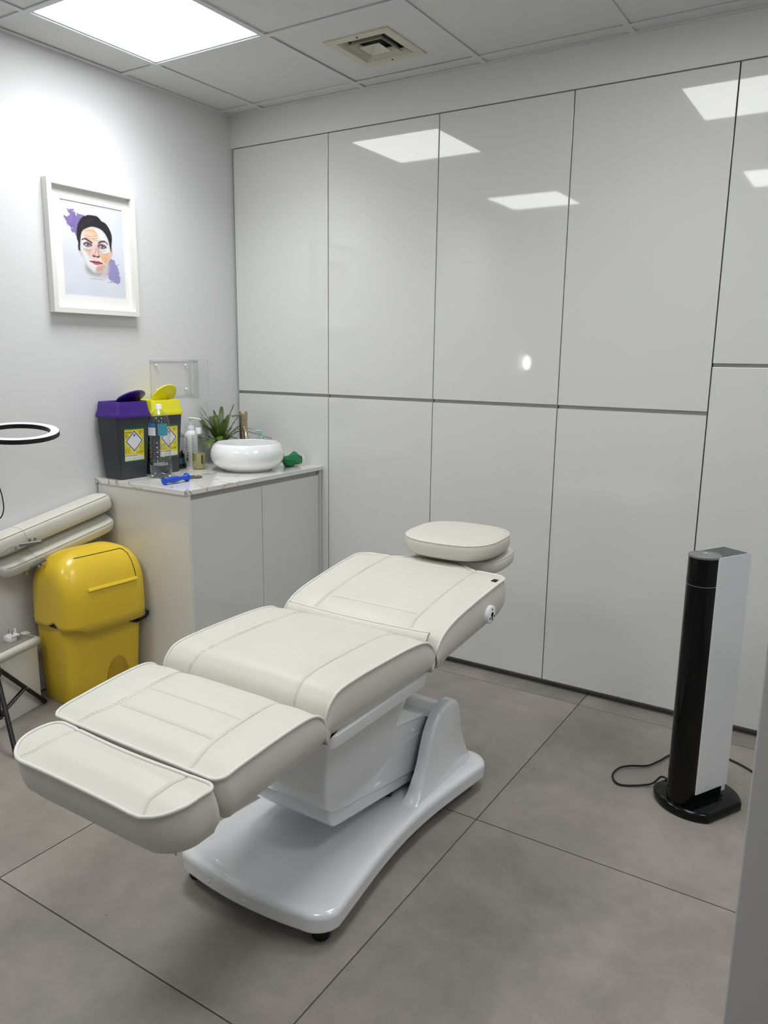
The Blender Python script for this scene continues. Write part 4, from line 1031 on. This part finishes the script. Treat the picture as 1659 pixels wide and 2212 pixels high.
# ================================================================ sharps bins on the worktop
def label_img(nw=110, nh=178):
    a, b = np.meshgrid(np.linspace(0, 1, nw), np.linspace(0, 1, nh)); a = a.ravel(); b = b.ravel()
    im = np.tile(np.array([226, 206, 40.]), (len(a), 1)); r = np.random.RandomState(11)
    def box(x0, x1, y0, y1, c, al=1.0):
        m = (a >= x0) & (a <= x1) & (b >= y0) & (b <= y1); im[m] = im[m] * (1 - al) + np.array(c, float) * al
    def text(x0, x1, y0, y1, dens=0.6, c=(60, 56, 20), cw=0.018, rh=0.02):
        y = y0
        while y < y1:
            x = x0; xe = x0 + (x1 - x0) * (0.7 + 0.3 * r.rand())
            while x < xe:
                w_ = cw * (0.5 + r.rand())
                if r.rand() < 0.85: box(x, x + w_ * 0.8, y, y + rh * 0.55, c, dens)
                x += w_
            y += rh
    text(0.05, 0.24, 0.175, 0.30, 0.8, rh=0.028); text(0.72, 0.93, 0.085, 0.16, 0.85, rh=0.036, cw=0.03)
    text(0.04, 0.30, 0.56, 0.76, 0.55); text(0.74, 0.95, 0.47, 0.74, 0.55); text(0.60, 0.96, 0.70, 0.78, 0.6)
    u = np.abs(a - 0.50) / 0.43; v = np.abs(b - 0.385) / 0.325; d = u + v
    im[d < 1.06] = (222, 224, 226); im[(d < 0.98) & (d > 0.86)] = (20, 20, 24)
    X = (a - 0.50) * 1.0; Y = (b - 0.205) * (nh / nw); R = np.hypot(X, Y)
    ink = np.zeros(len(a), bool)
    for k in range(3):
        an = math.radians(-90 + 120 * k); cx_, cy_ = 0.048 * math.cos(an), 0.048 * math.sin(an); q = np.hypot(X - cx_, Y - cy_)
        hx_, hy_ = 0.066 * math.cos(an), 0.066 * math.sin(an); q2 = np.hypot(X - hx_, Y - hy_)
        ink |= (q < 0.058) & (q2 > 0.046)
    ink |= (R < 0.058) & (R > 0.044); ink &= R > 0.014
    im[ink] = (24, 24, 28)
    box(0.49, 0.52, 0.585, 0.62, (40, 40, 44))
    box(0.03, 0.70, 0.785, 0.835, (226, 226, 222))
    for k in range(7): box(0.06 + k * 0.085, 0.11 + k * 0.085, 0.795, 0.825, (60, 50, 60), 0.8)
    box(0.03, 0.95, 0.845, 0.955, (226, 228, 228))
    for yy in (0.875, 0.905, 0.93): box(0.04, 0.94, yy, yy + 0.005, (90, 92, 110))
    box(0.485, 0.492, 0.845, 0.955, (90, 92, 110)); box(0.93, 0.99, 0.20, 0.25, (236, 232, 228)); box(0.935, 0.955, 0.215, 0.235, (150, 60, 50))
    gm = (a < 0.022) | (a > 0.978) | (b < 0.045) | (b > 0.965); im[gm] = (34, 112, 46)
    for k in range(9): box(0.04 + k * 0.022, 0.055 + k * 0.022, 0.018, 0.036, (150, 190, 150), 0.8)
    return im, nw, nh
def sharps_bin(x0, y0, x1, y1, h, lidmat, label, flap_ang, flap_h):
    """x0,y0 = wall side / near corner at the lid; footprint tapers to the base"""
    cx_, cy_ = (x0 + x1) / 2, (y0 + y1) / 2; hx_, hy_ = (x1 - x0) / 2, (y1 - y0) / 2
    t = thing('sharps_bin', label, 'sharps bin', (cx_, cy_, 0.9), group='sharps bins on the worktop')
    rs = []
    for z, k in ((0, 0.79), (0.004, 0.81), (0.25, 0.985), (h - 0.062, 1.0)):
        o_ = []
        for a, b in rrect(hx_ * k, hy_ * k, 0.014, 4): o_.append((cx_ + a, cy_ + b, 0.9 + z))
        rs.append(o_)
    obj('body', MB().rings(rs), M['anth'], t, smooth=30)
    rs = []
    for z, k, r_ in ((h - 0.070, 1.075, 0.018), (h - 0.065, 1.085, 0.018), (h - 0.058, 1.080, 0.018), (h - 0.045, 1.025, 0.016), (h - 0.035, 1.0, 0.016), (h - 0.006, 0.955, 0.016), (h, 0.93, 0.016), (h, 0.80, 0.010), (h - 0.022, 0.76, 0.01)):
        rs.append([(cx_ + a, cy_ + b, 0.9 + z) for a, b in rrect(hx_ * k, hy_ * k, r_, 5)])
    ld = obj('lid', MB().rings(rs), lidmat, t, smooth=40)
    # hinged flap standing open, hinge near the wall end of the lid
    hy0 = cy_ + hy_ * 0.52; rad = min(hx_, hy_) * 0.92
    rs = []
    q = Matrix.Rotation(flap_ang, 3, 'Y')
    for k_, zz in ((0.0, -0.004), (0.93, -0.004), (1.0, -0.001), (1.0, 0.004), (0.9, 0.005), (0.78, 0.0015), (0.0, 0.0015)):
        rs.append([Vector((cx_, hy0, 0.9 + h + flap_h)) + q @ Vector((rad * 1.0 * k_ * math.cos(a), rad * 1.0 * k_ * math.sin(a), zz)) for a in [2 * PI * i / 40 for i in range(40)]])
    obj('flap', MB().rings(rs), lidmat, ld, smooth=50)
    obj('flap_hinge', MB().box(cx_ - hx_ * 0.7, cx_ - hx_ * 0.45, hy0 - 0.03, hy0 + 0.03, 0.9 + h - 0.004, 0.9 + h + 0.016, 0.003), lidmat, ld)
    return t, cx_, cy_, hx_, hy_
def put_label(t, cx_, cy_, hx_, hy_, za, zb, ya, yb):
    """label stuck on the tapered broad side facing the room"""
    im, nw, nh = label_img()
    def sx(z): k = 0.81 + (0.985 - 0.81) * (z - 0.004) / 0.246; return cx_ + hx_ * k + 0.0012
    P00 = (sx(zb), ya, 0.9 + zb); P10 = (sx(zb), yb, 0.9 + zb); P01 = (sx(za), ya + 0.002, 0.9 + za)
    lb = raster_sheet('label', M['print'], t, P00, P10, P01, nw, nh, im)
    # the one word that can be read
    cu = bpy.data.curves.new('txt', 'FONT'); cu.body = 'DANGER'; cu.size = 0.0095; cu.extrude = 0.0001
    tmp = bpy.data.objects.new('txt', cu); C.objects.link(tmp); dg = bpy.context.evaluated_depsgraph_get()
    me = bpy.data.meshes.new_from_object(tmp.evaluated_get(dg)); bpy.data.objects.remove(tmp)
    o = bpy.data.objects.new('lettering', me); me.materials.append(M['black_r']); C.objects.link(o); o.parent = lb
    slope = (sx(zb) - sx(za)) / (zb - za)
    ex = Vector((0, 1, 0)); ez = Vector((slope, 0, 1)).normalized(); en = ex.cross(ez)
    zz = zb - (zb - za) * 0.135
    mwx = Matrix((( ex.x, ez.x, en.x, sx(zz) + 0.0004 - t.location.x), (ex.y, ez.y, en.y, ya + 0.004 - t.location.y), (ex.z, ez.z, en.z, 0.9 + zz - t.location.z), (0, 0, 0, 1)))
    me.transform(mwx)
a_ = sharps_bin(0.018, -0.932, 0.165, -0.752, 0.345, M['purple'], 'dark grey sharps bin with a purple lid and yellow hazard label', math.radians(-30), 0.012)
put_label(*a_, 0.078, 0.228, -0.902, -0.790)
b_ = sharps_bin(0.018, -0.736, 0.165, -0.556, 0.345, M['lemon'], 'dark grey sharps bin with a lemon yellow lid, behind the water bottle', math.radians(-52), 0.014)
put_label(*b_, 0.078, 0.228, -0.700, -0.588)

# ================================================================ bottles
def bottle_profile(pts, n=7):
    return [(max(0.0, v.x), v.y) for v in catmull([(a, b, 0) for a, b in pts], n)]
wx, wy = 0.226, -0.756
wbt = thing('water_bottle', 'clear ribbed plastic water bottle, part full, before the yellow-lidded sharps bin', 'bottle', (wx, wy, 0.9))
pts = [(0.030, 0.0), (0.044, 0.006), (0.0495, 0.03), (0.0495, 0.062), (0.0475, 0.078)]
for k in range(9): pts += [(0.0478 if k % 2 else 0.0442, 0.085 + k * 0.0105)]
pts += [(0.0440, 0.180), (0.0480, 0.196), (0.0490, 0.235), (0.046, 0.255), (0.037, 0.281), (0.022, 0.301), (0.0135, 0.311), (0.0130, 0.318)]
# base with five lobes
pr_ = bottle_profile(pts, 4); rs = []
for r_, z in pr_:
    amp = 0.10 * max(0, 1 - z / 0.05)
    rs.append([(wx + r_ * (1 - amp * (0.5 + 0.5 * math.cos(5 * a))) * math.cos(a), wy + r_ * (1 - amp * (0.5 + 0.5 * math.cos(5 * a))) * math.sin(a), 0.9 + z) for a in [2 * PI * i / 60 for i in range(60)]])
obj('shell', MB().rings(rs, True, False), M['pet'], wbt, smooth=60)
rs = []
for r_, z in [(0.028, 0.003)] + [(r_ * 0.975, z) for r_, z in pr_ if 0.005 < z < 0.060] + [(0.0482, 0.062)]:
    amp = 0.10 * max(0, 1 - z / 0.05)
    rs.append([(wx + r_ * (1 - amp * (0.5 + 0.5 * math.cos(5 * a))) * math.cos(a), wy + r_ * (1 - amp * (0.5 + 0.5 * math.cos(5 * a))) * math.sin(a), 0.9 + z) for a in [2 * PI * i / 60 for i in range(60)]])
obj('water', MB().rings(rs), M['water'], wbt, smooth=60)
obj('cap', MB().lathe([(0.0, 0.333), (0.0135, 0.333), (0.0148, 0.330), (0.0148, 0.316), (0.0155, 0.315), (0.0155, 0.3115), (0.013, 0.3115)], 30, (wx, wy, 0.9)), M['white_p'], wbt, smooth=40)
def wrap(nm, m, x, y, r_, z0, z1, a0, a1, parent, n=24):
    return obj(nm, MB().grid([[(x + r_ * math.cos(math.radians(a0 + (a1 - a0) * i / n)), y + r_ * math.sin(math.radians(a0 + (a1 - a0) * i / n)), 0.9 + z) for i in range(n + 1)] for z in (z0, z1)]), m, parent, smooth=180)
lbw = wrap('label', mat('label_white', rgb(214, 218, 222), 0.5), wx, wy, 0.0497, 0.176 + 0.02, 0.232, -120, -62, wbt)
wrap('label_band', mat('label_blue', rgb(40, 110, 176), 0.5), wx, wy, 0.0499, 0.234, 0.250, -120, -62, wbt)
wrap('label_wave', mat('label_sea', rgb(64, 142, 160), 0.5), wx, wy, 0.0497, 0.196, 0.250, -50, 2, wbt)
for k, (a0, a1) in enumerate(((-112, -70), (-108, -74), (-96, -84), (-106, -76), (-110, -72))):
    wrap('print_line', M['rail'], wx, wy, 0.0501, 0.2265 - k * 0.006, 0.2275 - k * 0.006, a0, a1, lbw)

jx, jy = 0.064, -0.498
jr = thing('glass_jar', 'tall smoky glass jar with dark teal contents, behind the yellow-lidded sharps bin', 'jar', (jx, jy, 0.9))
obj('jar_body', MB().lathe([(0.0, 0.0), (0.036, 0.0), (0.038, 0.006), (0.034, 0.03), (0.029, 0.06), (0.0285, 0.145), (0.0305, 0.150), (0.0305, 0.156)], 36, (jx, jy, 0.9)), M['smoke'], jr, smooth=50)
obj('liquid', MB().lathe([(0.0, 0.003), (0.035, 0.003), (0.036, 0.008), (0.0325, 0.03), (0.0285, 0.056), (0.0, 0.056)], 36, (jx, jy, 0.9)), M['teal'], jr, smooth=50)
obj('dark_band', MB().lathe([(0.0366, 0.004), (0.0378, 0.008), (0.0355, 0.024), (0.0350, 0.024), (0.036, 0.006)], 36, (jx, jy, 0.9)), M['black_g'], jr, smooth=50)
obj('rim_band', MB().lathe([(0.0300, 0.052), (0.0296, 0.070), (0.0290, 0.070), (0.0294, 0.052)], 36, (jx, jy, 0.9)), M['black_g'], jr, smooth=50)
obj('lid', MB().lathe([(0.0, 0.190), (0.006, 0.190), (0.008, 0.184), (0.010, 0.180), (0.024, 0.170), (0.0315, 0.160), (0.0315, 0.154), (0.0, 0.154)], 36, (jx, jy, 0.9)), M['steel_d'], jr, smooth=40)
obj('plastic_fork_strip', MB().tube([(jx + 0.012, jy - 0.01, 0.958), (jx + 0.020, jy + 0.004, 0.985), (jx + 0.010, jy + 0.012, 0.975)], 0.006, 8), M['black_r'], jr, smooth=60)

px_, py_ = 0.054, -0.400
pb = thing('pump_bottle', 'white pump dispenser bottle, standing behind the clear bottle', 'bottle', (px_, py_, 0.9))
obj('body', MB().lathe([(0.0, 0), (0.028, 0), (0.031, 0.004), (0.0315, 0.15), (0.029, 0.166), (0.020, 0.176), (0.0155, 0.180), (0.0155, 0.184)], 36, (px_, py_, 0.9)), M['white_p'], pb, smooth=50)
obj('collar', MB().lathe([(0.0, 0.202), (0.014, 0.202), (0.015, 0.198), (0.015, 0.193), (0.0175, 0.193), (0.0175, 0.180), (0.0, 0.180)], 30, (px_, py_, 0.9)), M['white_p'], pb, smooth=40)
obj('pump_stem', MB().lathe([(0.0, 0.232), (0.0055, 0.232), (0.0045, 0.218), (0.0035, 0.202), (0.0, 0.202)], 20, (px_, py_, 0.9)), M['white_p'], pb, smooth=50)
obj('pump_head', MB().lathe([(0.0, 0.245), (0.013, 0.244), (0.0145, 0.241), (0.010, 0.232), (0.0, 0.231)], 28, (px_, py_, 0.9)), M['white_p'], pb, smooth=40)
obj('nozzle', MB().tube([(px_ + 0.004, py_ + 0.004, 1.1395), (px_ + 0.036, py_ + 0.022, 1.137), (px_ + 0.046, py_ + 0.027, 1.131)], [0.0045, 0.0034, 0.0030], 12), M['white_p'], pb, smooth=60)
for k in range(7):
    wrap('print_line', M['rail'], px_, py_, 0.0317, 0.142 - k * 0.010, 0.148 - k * 0.010, -112, -86 + (k % 3) * 6, pb, 8)
for k in range(2):
    wrap('print_dot', mat('print_navy', rgb(40, 74, 110), 0.5), px_, py_, 0.0318, 0.064 - k * 0.013, 0.072 - k * 0.013, -86, -76, pb, 4)
wrap('print_block', M['steel_d'], px_, py_, 0.0317, 0.026, 0.044, -108, -78, pb, 8)

qx, qy = 0.160, -0.455
cb_ = thing('toner_bottle', 'clear bottle with white flip cap, one third full of yellow oil', 'bottle', (qx, qy, 0.9))
obj('shell', MB().lathe([(0.0, 0), (0.029, 0), (0.032, 0.003), (0.0325, 0.162), (0.031, 0.168), (0.020, 0.171), (0.012, 0.172), (0.012, 0.176)], 40, (qx, qy, 0.9)), M['smoke'], cb_, smooth=50)
obj('oil', MB().lathe([(0.0, 0.003), (0.0295, 0.003), (0.031, 0.006), (0.0314, 0.078), (0.0, 0.078)], 40, (qx, qy, 0.9)), M['oil'], cb_, smooth=50)
obj('flip_cap', MB().lathe([(0.0, 0.202), (0.0135, 0.202), (0.0142, 0.200), (0.0142, 0.173), (0.0, 0.173)], 32, (qx, qy, 0.9)), M['white_p'], cb_, smooth=40)
wrap('barcode_label', mat('label_pale', rgb(206, 202, 160), 0.5), qx, qy, 0.0326, 0.020, 0.040, -108, -76, cb_)
for k in range(6):
    wrap('barcode_bar', M['dark'], qx, qy, 0.0328, 0.023, 0.037, -100 + k * 3.2, -98.6 + k * 3.2, cb_, 2)
wrap('dark_label_end', M['anth'], qx, qy, 0.0327, 0.028, 0.070, -25, -12, cb_, 4)
for k in range(9):
    wrap('print_line', M['rail'], qx, qy, 0.0327, 0.150 - k * 0.0075, 0.152 - k * 0.0075, -110, -70 + (k % 3) * 4, cb_, 8)

tx_, ty_ = 0.236, -0.078
tq = thing('soap_pump', 'small turquoise soap pump behind the bronze tap', 'bottle', (tx_, ty_, 0.9))
obj('body', MB().lathe([(0.0, 0), (0.024, 0), (0.026, 0.004), (0.026, 0.105), (0.020, 0.118), (0.010, 0.124), (0.0, 0.124)], 30, (tx_, ty_, 0.9)), M['turq'], tq, smooth=50)
obj('collar', MB().lathe([(0.0, 0.142), (0.010, 0.141), (0.012, 0.137), (0.012, 0.124), (0.0, 0.124)], 24, (tx_, ty_, 0.9)), M['turq'], tq, smooth=40)
obj('nozzle', MB().tube([(tx_, ty_, 1.042), (tx_, ty_, 1.062), (tx_ - 0.010, ty_ - 0.008, 1.065), (tx_ - 0.026, ty_ - 0.018, 1.060)], [0.004, 0.007, 0.006, 0.003], 12), M['turq'], tq, smooth=60)

# ================================================================ basin and tap
sx_, sy_ = 0.362, -0.326
bs = thing('wash_basin', 'round white ceramic countertop basin on the marble worktop', 'basin', (sx_, sy_, 0.9))
pro = [(0.0, 0.0), (0.105, 0.0), (0.122, 0.006), (0.150, 0.024), (0.168, 0.048), (0.1745, 0.074), (0.172, 0.098), (0.163, 0.118), (0.1545, 0.130), (0.150, 0.1335), (0.146, 0.1325), (0.150, 0.118), (0.158, 0.095), (0.160, 0.072), (0.150, 0.046), (0.125, 0.026), (0.06, 0.016), (0.0, 0.014)]
pro = [(a * 1.03, b) for a, b in pro]
obj('bowl', MB().lathe(bottle_profile(pro, 5)[1:-1], 96, (sx_, sy_, 0.9), caps=True), M['ceramic'], bs, smooth=180)
obj('drain', MB().lathe([(0.0, 0.022), (0.018, 0.021), (0.022, 0.017), (0.022, 0.014)], 30, (sx_, sy_, 0.9)), M['brass'], bs, smooth=40)
fx, fy = 0.168, -0.140
tpn = thing('basin_tap', 'brushed bronze tall mixer tap behind the white basin', 'tap', (fx, fy, 0.9))
obj('body', MB().lathe([(0.0, 0), (0.027, 0), (0.027, 0.006), (0.0205, 0.008), (0.0205, 0.222), (0.0, 0.222)], 36, (fx, fy, 0.9)), M['brass'], tpn, smooth=40)
obj('handle_cap', MB().lathe([(0.0, 0.224), (0.0215, 0.224), (0.0222, 0.226), (0.0222, 0.262), (0.0205, 0.265), (0.0, 0.265)], 36, (fx, fy, 0.9)), M['brass'], tpn, smooth=40)
obj('lever', MB().tube([(fx - 0.005, fy - 0.012, 1.150), (fx - 0.022, fy - 0.060, 1.143)], 0.0052, 12), M['brass'], tpn, smooth=40)
sd_ = Vector((0.80, -0.60, 0)); b0 = Vector((fx, fy, 0.9))
obj('spout', MB().tube(catmull([b0 + sd_ * 0.010 + Vector((0, 0, 0.182)), b0 + sd_ * 0.034 + Vector((0, 0, 0.172)), b0 + sd_ * 0.060 + Vector((0, 0, 0.155)), b0 + sd_ * 0.074 + Vector((0, 0, 0.130)), b0 + sd_ * 0.078 + Vector((0, 0, 0.098))], 7), 0.0105, 18), M['brass'], tpn, smooth=50)

# ================================================================ fern
ex, ey = 0.075, -0.215
fn = thing('potted_fern', 'green fern with arching fronds behind the basin, in the corner', 'plant', (ex, ey, 0.9))
obj('pot', MB().lathe([(0.0, 0), (0.038, 0), (0.041, 0.003), (0.050, 0.070), (0.053, 0.074), (0.050, 0.078), (0.046, 0.074), (0.0, 0.068)], 36, (ex, ey, 0.9)), mat('grey_pot', rgb(150, 152, 155), 0.5), fn, smooth=40)
def frond(start, mid, end, wid, n=42, up=Vector((0, 0, 1))):
    spine = catmull([start, start.lerp(mid, 0.5) + Vector((0, 0, 0.01)), mid, mid.lerp(end, 0.55) + Vector((0, 0, 0.006)), end], 10); m_ = len(spine)
    mb = MB(); mb.tube(spine[::2], [0.0014 * (1 - 0.7 * i / len(spine[::2])) for i in range(len(spine[::2]))], 5)
    for k in range(n):
        t = 0.16 + 0.84 * k / n; i = min(m_ - 2, int(t * (m_ - 1))); p = spine[i].lerp(spine[i + 1], t * (m_ - 1) - i)
        tg = (spine[i + 1] - spine[i]).normalized(); sdv = tg.cross(up)
        if sdv.length < 0.2: sdv = tg.cross(Vector((0.53, -0.84, 0)))
        sdv.normalize(); nv = sdv.cross(tg).normalized()
        l = wid * (math.sin(PI * min(1, (t - 0.05) * 1.05)) ** 0.6) * (1 - 0.48 * t) * 0.98 + 0.003; hw = 0.0029 * (1 - 0.35 * t)
        for sg in (-1, 1):
            d = (sdv * sg + tg * 0.35 + nv * random.uniform(-0.12, 0.2)).normalized(); q = tg * hw
            pts_ = [p - q * 0.6, p + q * 0.6, p + d * l * 0.55 + q * 1.05 + nv * 0.001, p + d * l + q * 0.25 - nv * 0.002, p + d * l * 0.55 - q * 0.75 + nv * 0.001]
            mb.add(pts_, [(0, 1, 2, 4), (4, 2, 3)])
    o = obj('frond', mb, M['fern'], fn)
    return o
e0 = Vector((ex, ey, 0.972))
vr = Vector((0.845, 0.535, 0)); vf = Vector((-0.535, 0.845, 0)); vz = Vector((0, 0, 1))     # across / away / up as seen from the room
def fr_(a, b, c, a2, b2, c2, w_): frond(e0 + vr * 0.01 * random.uniform(-1, 1), e0 + vr * a + vf * b + vz * c, e0 + vr * a2 + vf * b2 + vz * c2, w_)
spec = [(-0.065, -0.01, 0.115, -0.150, 0.00, 0.215, 0.030), (-0.055, -0.02, 0.100, -0.128, -0.01, 0.175, 0.028), (-0.040, -0.02, 0.125, -0.092, -0.03, 0.215, 0.028), (-0.012, -0.02, 0.120, -0.024, -0.03, 0.200, 0.027),
        (0.006, -0.01, 0.125, 0.012, -0.01, 0.218, 0.027), (0.032, 0.00, 0.120, 0.070, 0.02, 0.228, 0.030), (-0.075, -0.05, 0.045, -0.150, -0.09, 0.000, 0.030), (-0.080, -0.03, 0.055, -0.160, -0.06, 0.055, 0.028),
        (-0.065, -0.03, 0.070, -0.150, -0.05, 0.085, 0.026), (0.055, 0.02, 0.085, 0.125, 0.01, 0.130, 0.026), (0.095, 0.03, 0.090, 0.262, 0.03, 0.052, 0.030), (0.075, 0.00, 0.095, 0.170, -0.01, 0.105, 0.028),
        (-0.045, -0.07, 0.045, -0.100, -0.12, 0.010, 0.030), (-0.020, -0.07, 0.060, -0.040, -0.13, 0.010, 0.028), (0.010, -0.06, 0.070, 0.020, -0.11, 0.030, 0.028), (-0.055, 0.00, 0.095, -0.120, 0.02, 0.135, 0.028),
        (0.030, -0.05, 0.080, 0.065, -0.08, 0.080, 0.028), (-0.03, 0.03, 0.110, -0.065, 0.05, 0.170, 0.026), (0.02, 0.04, 0.11, 0.03, 0.06, 0.17, 0.026), (-0.02, -0.05, 0.085, -0.045, -0.08, 0.115, 0.028),
        (0.050, 0.03, 0.11, 0.110, 0.03, 0.185, 0.026), (0.045, -0.03, 0.065, 0.110, -0.06, 0.050, 0.028), (-0.03, -0.03, 0.105, -0.065, -0.05, 0.160, 0.026), (0.02, -0.03, 0.105, 0.035, -0.05, 0.155, 0.026)]
for q in spec: fr_(*q)

# ================================================================ green wipes packet, blue roller and dark dish
gx_, gy_ = 0.462, -0.108
gp = thing('wipes_packet', 'crumpled dark green foil packet with a white tissue, right of the basin', 'packet', (gx_, gy_, 0.9))
bm = bmesh.new(); bmesh.ops.create_icosphere(bm, subdivisions=5, radius=1.0)
rr_ = random.Random(9); dirs_ = [(Vector((rr_.uniform(-1, 1), rr_.uniform(-1, 1), rr_.uniform(-0.6, 1))).normalized(), rr_.uniform(0.70, 1.05)) for _ in range(44)]
for v in bm.verts:
    n_ = v.co.normalized(); k_ = 1.25
    for d_, c_ in dirs_:
        dt = n_.dot(d_)
        if dt > 0.25: k_ = min(k_, c_ / dt)
    v.co = n_ * k_
    v.co = Vector((v.co.x * 0.040, v.co.y * 0.078, max(-0.0325, v.co.z * 0.040 + v.co.x * 0.006 + 0.004 * math.sin(v.co.y * 5 + v.co.x * 3))))
for v in bm.verts: v.co += Vector((gx_, gy_, 0.9345))
obj('pouch', MB().bm(bm), M['green'], gp, smooth=22)
mbt = MB(); g_ = []
for i in range(9):
    g_.append([Vector((gx_ + 0.012 + 0.026 * i / 8 + 0.003 * math.sin(j * 1.3), gy_ + 0.030 + 0.040 * j / 9, 0.9575 + 0.010 * math.sin(i * 0.9 + j * 0.7) * 0.6 - 0.00035 * i * j)) for j in range(10)])
mbt.grid(g_); obj('tissue', mbt, M['cloth_w'], gp, smooth=60).modifiers.new('t', 'SOLIDIFY').thickness = 0.0015

A_ = Vector((0.395, -0.895, 0.916)); B_ = Vector((0.402, -0.760, 0.920)); ax_ = (B_ - A_)
rl2 = thing('facial_roller', 'blue plastic roller handle with flared ends at the worktop front', 'roller', (0.40, -0.83, 0.9))
prr = bottle_profile([(0.0, 0.0), (0.0155, 0.001), (0.0165, 0.006), (0.013, 0.014), (0.0095, 0.020), (0.0115, 0.034), (0.0140, 0.052), (0.0130, 0.072), (0.0095, 0.092), (0.0090, 0.106), (0.0130, 0.118), (0.0185, 0.124), (0.0190, 0.130), (0.0150, 0.135), (0.0, 0.136)], 5)
obj('handle', MB().lathe(prr, 32, tuple(A_), tuple(ax_)), M['blue'], rl2, smooth=50)
ds = thing('glass_dish', 'dark smoky oval glass paddle lying behind the blue roller', 'dish', (0.335, -0.74, 0.9))
rs = []
dirn = Vector((0.34, 0.94, 0)).normalized(); pn = Vector((0.94, -0.34, 0)).normalized()
for k_, z in ((0.90, 0.000), (1.0, 0.003), (1.0, 0.008), (0.93, 0.010), (0.85, 0.006), (0.0, 0.005)):
    rs.append([Vector((0.335, -0.735, 0.9 + z)) + dirn * (0.098 * k_ * math.copysign(abs(math.cos(a)) ** 0.8, math.cos(a))) + pn * (0.022 * k_ * math.copysign(abs(math.sin(a)) ** 0.8, math.sin(a)) * (1.0 + 0.35 * math.cos(a))) for a in [2 * PI * i / 48 for i in range(48)]])
obj('plate', MB().rings(rs), mat('dark_smoked', rgb(84, 84, 82), 0.12, coat=1.0), ds, smooth=40)

# lamp added behind the camera to make the bright spot in the cupboard doors
wl = thing('added_spot_lamp', 'small oval white lamp added out of frame to make a mirrored bright spot', 'lamp', (0.0, -3.98, 1.41))
obj('backplate', MB().lathe([(0.0, 0.012), (0.035, 0.012), (0.04, 0.0)], 30, (0.0, -3.98, 1.41), (1, 0, 0)), M['white_p'], wl, smooth=40)
gl_ = bmesh.new(); bmesh.ops.create_uvsphere(gl_, u_segments=28, v_segments=18, radius=1)
for v in gl_.verts: v.co = Vector((0.05 + v.co.x * 0.038, -3.98 + v.co.y * 0.05, 1.41 + v.co.z * 0.07))
obj('globe', MB().bm(gl_), emit_mat('lamp_globe', (1, 1, 1, 1), 9.0), wl, smooth=180)
